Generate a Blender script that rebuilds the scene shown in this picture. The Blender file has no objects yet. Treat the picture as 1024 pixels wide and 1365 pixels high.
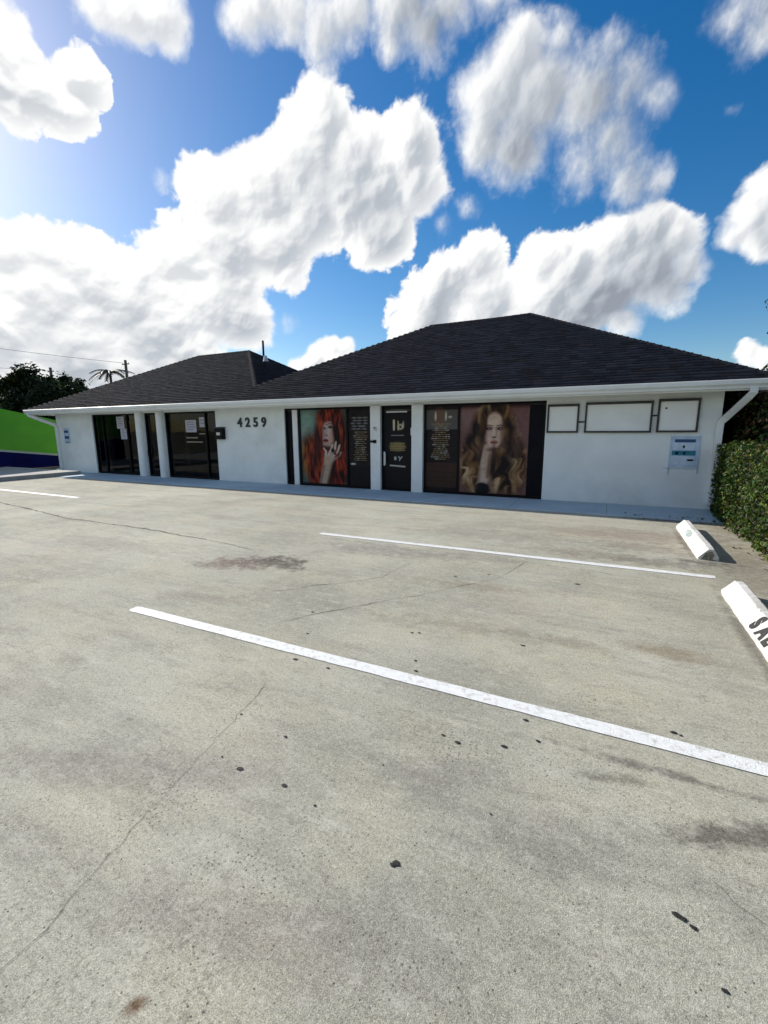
import bpy, math, random
import numpy as np
random.seed(11); RNG = np.random.RandomState(5)
scene = bpy.context.scene
# ------------------------------------------------------------------ camera
F0, PIT, YAW, ROLL = 596.165, math.radians(10.4507), math.radians(26.2248), math.radians(-0.3151)
EYE = np.array([0.0, 0.0, 1.5])
def cam_axes():
    fw = np.array([-math.sin(YAW)*math.cos(PIT), math.cos(YAW)*math.cos(PIT), -math.sin(PIT)])
    r = np.array([math.cos(YAW), math.sin(YAW), 0.0]); u = np.cross(r, fw)
    return fw, r*math.cos(ROLL)+u*math.sin(ROLL), -r*math.sin(ROLL)+u*math.cos(ROLL)
FW, RT, UP = cam_axes()
from mathutils import Matrix, Vector
cd = bpy.data.cameras.new("camera"); cam = bpy.data.objects.new("camera", cd); scene.collection.objects.link(cam)
M = Matrix([[RT[i], UP[i], -FW[i], EYE[i]] for i in range(3)] + [[0, 0, 0, 1]])
cam.matrix_world = M
cd.sensor_fit = 'VERTICAL'; cd.sensor_height = 36.0; cd.sensor_width = 27.0; cd.lens = F0/1365*36.0
cd.clip_start = .05; cd.clip_end = 4000
scene.camera = cam
def at(px, py, Y):                      # a point of the photograph brought to depth Y
    d = FW*F0 + RT*(px-512) - UP*(py-682.5)
    return EYE + d*(Y/d[1])
# ------------------------------------------------------------------ light
SUN = np.array([-1.7, .42, 1.02]); SUN /= np.linalg.norm(SUN)
SUN_EL = math.asin(SUN[2]); SUN_AZ = math.atan2(SUN[0], SUN[1])
world = bpy.data.worlds.new("World"); scene.world = world; world.use_nodes = True
wn = world.node_tree; wn.nodes.clear()
sky = wn.nodes.new('ShaderNodeTexSky'); sky.sky_type = 'NISHITA'; sky.sun_disc = False
sky.sun_elevation = SUN_EL; sky.sun_rotation = SUN_AZ
sky.air_density = 1.0; sky.dust_density = .5; sky.ozone_density = 2.0
hs = wn.nodes.new('ShaderNodeHueSaturation'); hs.inputs['Saturation'].default_value = 1.45; hs.inputs['Hue'].default_value = .502
bg = wn.nodes.new('ShaderNodeBackground'); bg.inputs['Strength'].default_value = .085
wo = wn.nodes.new('ShaderNodeOutputWorld')
wn.links.new(sky.outputs[0], hs.inputs['Color']); wn.links.new(hs.outputs[0], bg.inputs['Color']); wn.links.new(bg.outputs[0], wo.inputs['Surface'])
sl = bpy.data.lights.new("sun", 'SUN'); sl.energy = 4.2; sl.angle = math.radians(.8); sl.color = (1.0, .94, .84)
so = bpy.data.objects.new("sun", sl); scene.collection.objects.link(so)
so.rotation_euler = Vector(-SUN).to_track_quat('-Z', 'Y').to_euler(); so.location = (-30, 8, 20)
scene.view_settings.view_transform = 'Standard'; scene.view_settings.look = 'None'
scene.view_settings.gamma = 1.0; scene.view_settings.exposure = 0.55
scene.view_settings.use_curve_mapping = False
scene.cycles.use_denoising = True
scene.cycles.transparent_max_bounces = 12; scene.cycles.max_bounces = 6
# ------------------------------------------------------------------ clouds: a far dome whose points carry cover and light
def build_clouds():

    _rs=np.random.RandomState(7)
    _perm=np.concatenate([_rs.permutation(256)]*3)
    _g=_rs.normal(size=(256,3)); _g/=np.linalg.norm(_g,axis=1)[:,None]
    def perlin(P):
        i=np.floor(P).astype(int); f=(P-i).astype(np.float32); i&=255
        w=f*f*f*(f*(f*6-15)+10)
        out=0
        for dx in (0,1):
            for dy in (0,1):
                for dz in (0,1):
                    h=_perm[_perm[_perm[i[:,0]+dx]+i[:,1]+dy]+i[:,2]+dz]&255
                    g=_g[h]
                    v=g[:,0]*(f[:,0]-dx)+g[:,1]*(f[:,1]-dy)+g[:,2]*(f[:,2]-dz)
                    out=out+v*(w[:,0] if dx else 1-w[:,0])*(w[:,1] if dy else 1-w[:,1])*(w[:,2] if dz else 1-w[:,2])
        return out
    def fbm(P,oct,gain=.5,bill=False):
        s=0;a=1;t=0
        for k in range(oct):
            n=perlin(P*2.03**k+17.3*k)
            s=s+a*((4.2*np.abs(n)-.85) if bill else n*1.6); t+=a; a*=gain
        return s/t
    # cumulus: x, y, r (photo pixels of the direction they stand in), weight, softness 0 crisp .. 1 wispy
    BL=[(425,148,46,1,0),(425,175,62,1,0),(470,215,75,1,0),(400,215,70,1,0),(545,185,48,1,0),(560,250,45,.9,.1),(470,270,75,1,0),(415,290,60,1,0),(440,240,60,1,0),(505,260,50,1,0),(520,300,40,1,0),(690,430,40,1,.1),(60,520,60,1,.1),(180,540,55,1,.1),(-40,520,60,1,.1),(430,30,50,1,.55),(350,5,45,1,.5),(650,-10,40,.8,.6),(500,325,42,1,0),
    (350,250,75,1,0),(290,265,60,1,0),(300,330,75,1,0),(370,330,60,1,0),(390,370,25,.8,.1),(262,250,30,.9,0),(230,345,50,1,0),
    (55,330,50,1,0),(0,330,55,1,0),(120,365,62,1,0),(175,370,45,1,0),(60,400,85,1,0),(200,430,95,1,0),(300,400,70,1,0),(330,430,45,1,.1),(100,470,95,1,.1),
    (0,450,80,.9,.1),(250,480,70,.9,.1),(170,500,70,.9,.1),
    (70,130,50,1,0),(108,100,38,1,0),(100,155,28,.9,0),(30,110,48,1,0),(10,60,50,1,0),(-40,80,80,1,0),(20,160,30,.8,0),(-30,10,60,1,.2),
    (165,15,45,1,.35),(210,22,45,1,.35),(225,55,20,.8,.4),(130,0,45,.9,.4),
    (325,15,42,.95,.6),(385,14,42,1,.45),(460,8,50,1,.5),(530,6,55,1,.5),(600,5,52,.95,.6),(520,58,26,.7,.9),(570,50,45,.7,.9),
    (690,75,55,1,.25),(660,130,72,1,.4),(720,130,80,1,.4),(640,190,50,.8,.6),(690,200,60,.9,.6),(780,140,70,.85,.7),(840,110,60,.7,.9),(880,130,45,.72,.8),
    (820,190,60,.8,.8),(770,225,45,.75,.9),(840,235,45,.75,.8),(880,235,25,.75,.8),(745,50,30,.7,.7),(820,60,35,.5,1),(675,235,26,.6,.9),
    (640,345,34,1,0),(600,375,45,1,0),(570,410,48,1,0),(650,400,62,1,0),(725,345,40,1,0),(760,365,52,1,0),(820,330,48,1,0),(868,305,40,1,0),(905,320,34,1,.1),
    (860,365,62,1,.2),(920,355,28,.75,.6),(720,410,65,1,0),(800,395,60,1,.2),(880,390,45,.7,.5),(550,445,36,1,0),(640,445,50,1,.1),(740,445,60,1,.2),(830,430,30,.6,.5),
    (1005,290,42,1,.2),(1035,255,46,1,.2),(980,318,22,.8,.5),(1050,300,60,1,.2),(1015,325,25,.9,.3),
    (970,22,38,.75,1),(1015,40,45,.7,1),(1010,0,50,.75,1),
    (445,466,18,.95,.1),(425,480,22,1,.1),(465,462,14,.95,.1),(400,490,16,1,.2),(450,485,22,1,.1),
    (998,470,19,1,.1),(1020,478,18,1,.1),(975,145,12,.45,1),(620,280,20,.42,1),(590,300,20,.42,1),(215,240,16,.42,1),(385,430,22,.42,1)]
    def cloud_field(az,el):
        """az (deg, from +Y towards -X is negative), el (deg): grids -> alpha, brightness"""
        A,E=np.meshgrid(np.radians(az),np.radians(el))
        P=np.stack([np.sin(A)*np.cos(E),np.cos(A)*np.cos(E),np.sin(E)],-1).reshape(-1,3)
        wp=np.stack([perlin(P*9+3),perlin(P*9+31),perlin(P*9+57)],-1)*.016+np.stack([perlin(P*28+3),perlin(P*28+31),perlin(P*28+57)],-1)*.008+np.stack([perlin(P*75+3),perlin(P*75+31),perlin(P*75+57)],-1)*.0035
        Q=P+wp; Q=Q/np.linalg.norm(Q,axis=1)[:,None]
        B=np.full(len(P),math.exp(-9*.9));S=np.zeros(len(P));W=np.full(len(P),1e-6)
        for x,y,r,w,s in BL:
            c=FW*F0+RT*(x-512)-UP*(y-682.5); L=np.linalg.norm(c); c=c/L
            rad=r*F0/L/L*1.12
            rad=r/F0*((F0/L)**1.5)
            m=(Q@c)>math.cos(min(1.5,rad*2.0))
            if not m.any(): continue
            d=np.linalg.norm(Q[m]-c,axis=1)/rad
            k=np.exp(9*(np.minimum(1-d,.75)*min(1,rad/.09)**.5+.45*(1-min(1,rad/.09)**.5)*(d<1.25)-(1-w)*.35))
            B[m]+=k; g=np.exp(-1.6*d*d); S[m]+=g*s; W[m]+=g
        B=np.log(B)/9; S=S/W
        # generic broken cloud outside of the photograph's field of view
        f=P@FW; px=(P@RT)/np.maximum(f,.05)*F0; py=(P@UP)/np.maximum(f,.05)*F0
        out=np.clip(np.maximum(np.abs(px)-540,np.abs(py)-710)/90,0,1); out[f<.25]=1
        near_sun=np.clip((P@SUN-.90)/.08,0,1)
        gen=fbm(P*3.1+5,3)*2.2-.1-near_sun*2
        B=np.maximum(B,gen*out-(1-out)*2); S=S*(1-out)+.25*out
        n1=fbm(Q*13,7,.62,True); n2=fbm(Q*6+9,6,.55); n3=fbm(P*np.array([16,16,9])+40,7,.70)
        nb=fbm(Q*11+70,2,.5,True)
        n4=fbm(Q*55+3,4,.6)
        det=(n1*.30+n2*.17+n4*.09)*(1-S)+(n3*.68+n2*.30+n4*.06)*S
        det=np.where(det<0,det*.8,det); det=np.where(det<-.1,-.1-.14*np.tanh((-.1-det)/.25),det)
        D=B*.9-.02+det
        rs=lambda v:v.reshape(A.shape)
        D,S,N1,N2,NB,N3=map(rs,(D,S,n1,n2,nb,n3)); B_2=rs(B)
        wdt=.12+.80*S
        t=np.clip(D/wdt,0,1); alpha=t*t*(3-2*t)
        alpha*=1-.34*S*np.clip(1-D/.7,0,1)
        def blur(g,n):
            for ax in (0,1):
                k=np.exp(-(np.arange(-n,n+1)/(n*.5))**2); k/=k.sum()
                g=sum(np.roll(g,i-n,axis=ax)*k[i] for i in range(2*n+1))
            return g
        Dc=np.clip(D,-.1,.8)
        Ds=blur(Dc,2); Dm=blur(Dc,9); Dl=blur(np.clip(D,-.1,.6),34)
        def lit(G):
            ga=np.gradient(G,np.radians(az),axis=1)/np.maximum(np.cos(E),.2); ge=np.gradient(G,np.radians(el),axis=0)
            sa,se=math.atan2(SUN[0],SUN[1])*.85,math.asin(SUN[2])+.35
            va=sa-A; ve=se-E; L=np.hypot(va,ve)+1e-3
            return -(ga*va+ge*ve)/L
        th=np.clip((Dl-.12)/.42,0,1)
        bulk=np.clip(.55+.9*blur(np.clip(N2*1.3+.2,-.3,1),30)+.30*np.clip(np.degrees(A)+math.degrees(YAW)+6,-20,14)/20,.70,1.25)
        prox=np.exp(-((np.arccos(np.clip(rs(P@SUN),-1,1))/.75)**2))
        Dx=blur(np.clip(D,-.1,.7),48)
        core=np.clip((Dl-.16)/.40,0,1)*np.clip(.92-.10*lit(Dx),.35,1.45)
        rel=1-.6*S
        br=1.04-.60*core*(1-.25*prox)*bulk+(.0055*np.clip(lit(Ds),-9,9)+.017*np.clip(lit(Dm),-6,6))*rel+N2*.16*th+.03*prox
        br=br-.06*S
        br=np.where(D<.25,br+.08*(1-D/.25)*(1-S),br)
        return alpha,np.clip(br,.34,1.25),D

    ya = math.degrees(-YAW)
    az = np.concatenate([np.arange(ya-180, ya-50, 1.0), np.arange(ya-50, ya+50, .11), np.arange(ya+50, ya+180.5, 1.0)])
    el = np.concatenate([np.arange(-1, 45, .11), np.arange(45, 88.1, 1.0)])
    al, br, _ = cloud_field(az, el)
    # fade the crossing of the ring at the zenith
    A, E = np.meshgrid(np.radians(az), np.radians(el)); R = 1500.0
    co = np.stack([np.sin(A)*np.cos(E), np.cos(A)*np.cos(E), np.sin(E)], -1).reshape(-1, 3)*R + EYE
    nr, nc = A.shape
    idx = np.arange(nr*nc).reshape(nr, nc)
    q = np.stack([idx[:-1, :-1], idx[1:, :-1], idx[1:, 1:], idx[:-1, 1:]], -1).reshape(-1, 4)
    me = mesh_np('sky', co, q)
    for n, v in (('cover', al), ('glow', br)):
        a = me.attributes.new(n, 'FLOAT', 'POINT'); a.data.foreach_set('value', v.reshape(-1).astype(np.float32))
    me.polygons.foreach_set('use_smooth', np.ones(len(q), bool))
    m = bpy.data.materials.new('cloud_air'); m.use_nodes = True; nt = m.node_tree; nt.nodes.clear()
    N = nt.nodes.new; L = nt.links.new
    a1 = N('ShaderNodeAttribute'); a1.attribute_name = 'cover'
    a2 = N('ShaderNodeAttribute'); a2.attribute_name = 'glow'
    cr = N('ShaderNodeValToRGB'); e = cr.color_ramp.elements
    e[0].position = .30; e[0].color = (.26, .29, .34, 1); e[1].position = 1.0; e[1].color = (1, 1, .985, 1)
    k = e.new(.62); k.color = (.54, .575, .62, 1)
    em = N('ShaderNodeEmission'); em.inputs['Strength'].default_value = .73
    tr = N('ShaderNodeBsdfTransparent'); mx = N('ShaderNodeMixShader'); o = N('ShaderNodeOutputMaterial')
    L(a2.outputs['Fac'], cr.inputs[0]); L(cr.outputs[0], em.inputs[0])
    L(a1.outputs['Fac'], mx.inputs[0]); L(tr.outputs[0], mx.inputs[1]); L(em.outputs[0], mx.inputs[2]); L(mx.outputs[0], o.inputs[0])
    m.cycles.emission_sampling = 'NONE'
    me.materials.append(m)
    ob = bpy.data.objects.new('sky', me); scene.collection.objects.link(ob); ob['kind'] = 'structure'
    return ob
def mesh_np(name, co, faces):
    me = bpy.data.meshes.new(name); faces = np.asarray(faces); n, k = faces.shape
    me.vertices.add(len(co)); me.vertices.foreach_set('co', np.asarray(co, np.float32).reshape(-1))
    me.loops.add(n*k); me.loops.foreach_set('vertex_index', faces.reshape(-1).astype(np.int32))
    me.polygons.add(n); me.polygons.foreach_set('loop_start', np.arange(0, n*k, k, dtype=np.int32))
    me.update(calc_edges=True); me.validate(); return me
build_clouds()
# ------------------------------------------------------------------ helpers
COL = scene.collection
class MB:
    def __init__(s): s.v = []; s.f = []
    def add(s, vs, fs):
        b = len(s.v); s.v += [tuple(map(float, v)) for v in vs]; s.f += [tuple(b+i for i in f) for f in fs]; return s
    def box(s, x0, x1, y0, y1, z0, z1):
        return s.add([(x0,y0,z0),(x1,y0,z0),(x1,y1,z0),(x0,y1,z0),(x0,y0,z1),(x1,y0,z1),(x1,y1,z1),(x0,y1,z1)],
                     [(0,3,2,1),(4,5,6,7),(0,1,5,4),(1,2,6,5),(2,3,7,6),(3,0,4,7)])
    def prism(s, prof, a, b, axis='x'):          # profile (p,q) pushed along an axis
        n = len(prof)
        def P(t, p): return (t, p[0], p[1]) if axis == 'x' else (p[0], t, p[1])
        return s.add([P(a, p) for p in prof]+[P(b, p) for p in prof],
                     [(i, (i+1) % n, (i+1) % n+n, i+n) for i in range(n)]+[tuple(range(n))[::-1], tuple(range(n, 2*n))])
    def tube(s, pts, rad, n=8):
        pts = [Vector(p) for p in pts]; rad = rad if isinstance(rad, (list, tuple)) else [rad]*len(pts)
        rings = []; up = Vector((0, 0, 1))
        for i, p in enumerate(pts):
            d = (pts[min(i+1, len(pts)-1)]-pts[max(i-1, 0)]).normalized()
            a = d.cross(up if abs(d.z) < .95 else Vector((1, 0, 0))).normalized(); b = a.cross(d)
            rings.append([p+(a*math.cos(t)+b*math.sin(t))*rad[i] for t in [2*math.pi*k/n for k in range(n)]])
        vs = [v for r in rings for v in r]; fs = []
        for i in range(len(pts)-1):
            for k in range(n): fs.append((i*n+k, i*n+(k+1) % n, (i+1)*n+(k+1) % n, (i+1)*n+k))
        fs.append(tuple(range(n))[::-1]); fs.append(tuple((len(pts)-1)*n+k for k in range(n)))
        return s.add(vs, fs)
    def build(s, name, mat, parent=None, bevel=0, smooth=False, **kw):
        me = bpy.data.meshes.new(name); me.from_pydata(s.v, [], s.f); me.update()
        import bmesh
        bm = bmesh.new(); bm.from_mesh(me); bmesh.ops.recalc_face_normals(bm, faces=bm.faces)
        if bevel: bmesh.ops.bevel(bm, geom=bm.edges[:], offset=bevel, segments=2, affect='EDGES', clamp_overlap=True)
        bm.to_mesh(me); bm.free()
        if smooth: me.polygons.foreach_set('use_smooth', [True]*len(me.polygons))
        me.materials.append(mat); return link(name, me, parent, **kw)
def link(name, me, parent=None, **kw):
    o = bpy.data.objects.new(name, me); COL.objects.link(o)
    if parent is not None: o.parent = parent
    for k, v in kw.items(): o[k] = v
    return o
def thing(name, label, cat, group=None, loc=(0, 0, 0)):
    o = link(name, None); o.location = loc; o['label'] = label; o['category'] = cat
    if group: o['group'] = group
    return o
def tag(o, label, cat, group=None):
    o['label'] = label; o['category'] = cat
    if group: o['group'] = group
    return o
def mat(name, base=(.5, .5, .5), rough=.6, metal=0, var=.15, scale=6, bump=0, bscale=60, spec=.5, dirt=None, stretch=(1, 1, 1), detail=6, coat=0):
    """principled with a noise-varied colour, roughness and relief"""
    m = bpy.data.materials.new(name); m.use_nodes = True; nt = m.node_tree; b = nt.nodes['Principled BSDF']
    N = nt.nodes.new; L = nt.links.new
    b.inputs['Roughness'].default_value = rough; b.inputs['Metallic'].default_value = metal
    b.inputs['Specular IOR Level'].default_value = spec; b.inputs['Coat Weight'].default_value = coat
    tc = N('ShaderNodeTexCoord'); mp = N('ShaderNodeMapping'); mp.inputs['Scale'].default_value = stretch; L(tc.outputs['Object'], mp.inputs[0])
    n = N('ShaderNodeTexNoise'); n.inputs['Scale'].default_value = scale; n.inputs['Detail'].default_value = detail; L(mp.outputs[0], n.inputs['Vector'])
    r = N('ShaderNodeValToRGB'); e = r.color_ramp.elements; e[0].position = .3; e[1].position = .7
    e[0].color = [c*(1-var) for c in base]+[1]; e[1].color = [min(1, c*(1+var)) for c in base]+[1]
    L(n.outputs[0], r.inputs[0]); out = r.outputs[0]
    if dirt:
        n2 = N('ShaderNodeTexNoise'); n2.inputs['Scale'].default_value = scale*.35; n2.inputs['Detail'].default_value = 8; n2.inputs['Roughness'].default_value = .65; L(mp.outputs[0], n2.inputs['Vector'])
        r2 = N('ShaderNodeValToRGB'); r2.color_ramp.elements[0].position = .50; r2.color_ramp.elements[1].position = .72
        r2.color_ramp.elements[1].color = (dirt[3],)*3+(1,); r2.color_ramp.elements[0].color = (0, 0, 0, 1)
        mx = N('ShaderNodeMix'); mx.data_type = 'RGBA'; mx.inputs[7].default_value = (*dirt[:3], 1)
        L(n2.outputs[0], r2.inputs[0]); L(r2.outputs[0], mx.inputs[0]); L(out, mx.inputs[6]); out = mx.outputs[2]
    L(out, b.inputs['Base Color'])
    if bump:
        n3 = N('ShaderNodeTexNoise'); n3.inputs['Scale'].default_value = bscale; n3.inputs['Detail'].default_value = 5; L(tc.outputs['Object'], n3.inputs['Vector'])
        bp = N('ShaderNodeBump'); bp.inputs['Strength'].default_value = bump; bp.inputs['Distance'].default_value = .01
        L(n3.outputs[0], bp.inputs['Height']); L(bp.outputs[0], b.inputs['Normal'])
    m['out'] = 0
    return m
def attr_mat(name, rough=.7, spec=.3, mul=1.0, transl=0, bump=0):
    """colour from the mesh's own 'tint' attribute (print, leaf and shingle colours)"""
    m = bpy.data.materials.new(name); m.use_nodes = True; nt = m.node_tree; b = nt.nodes['Principled BSDF']
    a = nt.nodes.new('ShaderNodeAttribute'); a.attribute_name = 'tint'
    n = nt.nodes.new('ShaderNodeTexNoise'); n.inputs['Scale'].default_value = 35; n.inputs['Detail'].default_value = 4
    tc = nt.nodes.new('ShaderNodeTexCoord'); nt.links.new(tc.outputs['Object'], n.inputs['Vector'])
    mr = nt.nodes.new('ShaderNodeMapRange'); mr.inputs[3].default_value = .8*mul; mr.inputs[4].default_value = 1.2*mul
    nt.links.new(n.outputs[0], mr.inputs[0])
    mx = nt.nodes.new('ShaderNodeVectorMath'); mx.operation = 'SCALE'
    nt.links.new(a.outputs['Color'], mx.inputs[0]); nt.links.new(mr.outputs[0], mx.inputs['Scale'])
    nt.links.new(mx.outputs[0], b.inputs['Base Color'])
    b.inputs['Roughness'].default_value = rough; b.inputs['Specular IOR Level'].default_value = spec
    if transl:
        t = nt.nodes.new('ShaderNodeBsdfTranslucent'); ms = nt.nodes.new('ShaderNodeMixShader'); ms.inputs[0].default_value = transl
        nt.links.new(mx.outputs[0], t.inputs[0]); nt.links.new(b.outputs[0], ms.inputs[1]); nt.links.new(t.outputs[0], ms.inputs[2])
        nt.links.new(ms.outputs[0], nt.nodes['Material Output'].inputs[0])
    return m
def set_tint(me, cols, domain):
    a = me.color_attributes.new('tint', 'FLOAT_COLOR', domain)
    c = np.ones((len(cols), 4), np.float32); c[:, :3] = cols; a.data.foreach_set('color', c.reshape(-1))
def text_mesh(body, size, extr, bold=0):
    cu = bpy.data.curves.new('t', 'FONT'); cu.body = body; cu.size = size; cu.extrude = extr; cu.offset = bold; cu.resolution_u = 4
    o = bpy.data.objects.new('t', cu); COL.objects.link(o); dg = bpy.context.evaluated_depsgraph_get()
    me = bpy.data.meshes.new_from_object(o.evaluated_get(dg)); bpy.data.objects.remove(o); return me

M_wall = mat('white_painted_stucco', (.735, .775, .765), .75, var=.05, scale=2.2, bump=.35, bscale=90, dirt=(.50, .50, .46, .5))
M_trim = mat('white_trim_paint', (.72, .74, .73), .45, var=.04, scale=3, dirt=(.5, .48, .42, .35))
M_post = mat('white_post_paint', (.74, .77, .77), .5, var=.04, scale=5, bump=.1, dirt=(.5, .5, .46, .3))
M_black = mat('black_anodised_frame', (.004, .004, .005), .5, var=.3, scale=9, spec=.15)
M_dark = mat('dark_opening_panel', (.004, .004, .008), .5, var=.3, scale=4, spec=.1)
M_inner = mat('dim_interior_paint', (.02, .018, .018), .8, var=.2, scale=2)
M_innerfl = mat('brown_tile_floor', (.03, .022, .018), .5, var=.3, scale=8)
M_curtain = mat('brown_curtain_cloth', (.11, .055, .04), .9, var=.4, scale=20, stretch=(6, 1, .2))
M_alu = mat('grey_aluminium', (.45, .45, .46), .35, metal=.8, var=.1)
M_boxtan = mat('tan_interior_board', (.25, .20, .15), .7, var=.15)
M_paper = mat('white_paper', (.42, .41, .46), .7, var=.08, scale=12)
M_ink = mat('grey_ink', (.2, .2, .26), .7, var=.3, scale=12)
M_deck = mat('roof_underlay', (.02, .02, .022), .9)
M_white = mat('white_road_paint', (.78, .79, .78), .6, var=.06, scale=60, bump=.5, bscale=150, dirt=(.42, .41, .37, .8))
M_stop = mat('white_painted_concrete', (.66, .65, .62), .6, var=.05, scale=9, bump=.5, bscale=90, dirt=(.40, .38, .34, .75))
M_stencil = mat('black_stencil_paint', (.02, .02, .02), .6, var=.4, scale=30)
M_bare = mat('bare_broken_concrete', (.24, .22, .19), .95, var=.4, scale=40, bump=.8, bscale=90)
M_gum = mat('black_gum_spot', (.012, .012, .012), .7, var=.5, scale=90, bump=.6, bscale=300)
M_crack = mat('dark_crack_dirt', (.09, .085, .072), .95, var=.7, scale=25)
M_bark = mat('brown_bark', (.11, .085, .065), .95, var=.4, scale=9, bump=.8, bscale=40)
M_wood = mat('weathered_pole_wood', (.12, .10, .085), .9, var=.3, scale=6, stretch=(4, 4, .3), bump=.4)
M_green = mat('bright_green_wall_paint', (.062, .29, .004), .7, var=.12, scale=1.2, bump=.15, dirt=(.045, .20, .004, .5))
M_navy = mat('navy_wall_paint', (.004, .005, .055), .8, var=.2, scale=1.5, spec=.05)
M_stripe = mat('grey_stripe_paint', (.30, .34, .33), .7, var=.15, scale=2)
M_signwhite = mat('sign_panel_white', (.78, .80, .79), .5, var=.04, scale=3, dirt=(.45, .46, .43, .3))
M_signpale = mat('banner_pale_blue', (.42, .55, .68), .5, var=.12, scale=9)
M_bannerlight = mat('banner_light_blue', (.52, .62, .74), .5, var=.12, scale=14)
M_signnavy = mat('banner_navy', (.02, .06, .17), .5, var=.2, scale=20)
M_signteal = mat('banner_teal', (.01, .16, .25), .5, var=.25, scale=20)
M_frame = mat('grey_brown_sign_frame', (.035, .030, .028), .6, var=.3, scale=8)
M_wire = mat('black_cable', (.02, .02, .02), .6)

def glass_mat():
    m = bpy.data.materials.new('tinted_glass'); m.use_nodes = True; nt = m.node_tree; nt.nodes.clear(); N = nt.nodes.new; L = nt.links.new
    t = N('ShaderNodeBsdfTransparent'); t.inputs[0].default_value = (.50, .50, .52, 1)
    g = N('ShaderNodeBsdfGlossy'); g.inputs['Roughness'].default_value = .015; g.inputs[0].default_value = (.9, .92, .95, 1)
    lw = N('ShaderNodeLayerWeight'); lw.inputs[0].default_value = .5; pw = N('ShaderNodeMath'); pw.operation = 'POWER'; pw.inputs[1].default_value = 5; L(lw.outputs['Facing'], pw.inputs[0]); f = N('ShaderNodeMath'); f.operation = 'MULTIPLY_ADD'; f.inputs[1].default_value = .9; f.inputs[2].default_value = .018; L(pw.outputs[0], f.inputs[0]); mx = N('ShaderNodeMixShader'); o = N('ShaderNodeOutputMaterial')
    tc = N('ShaderNodeTexCoord'); n = N('ShaderNodeTexNoise'); n.inputs['Scale'].default_value = 1.2; b = N('ShaderNodeBump'); b.inputs['Strength'].default_value = .06; b.inputs['Distance'].default_value = .05
    L(tc.outputs['Object'], n.inputs['Vector']); L(n.outputs[0], b.inputs['Height']); L(b.outputs[0], g.inputs['Normal'])
    L(f.outputs[0], mx.inputs[0]); L(t.outputs[0], mx.inputs[1]); L(g.outputs[0], mx.inputs[2]); L(mx.outputs[0], o.inputs[0]); return m
M_glass = glass_mat()

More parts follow.
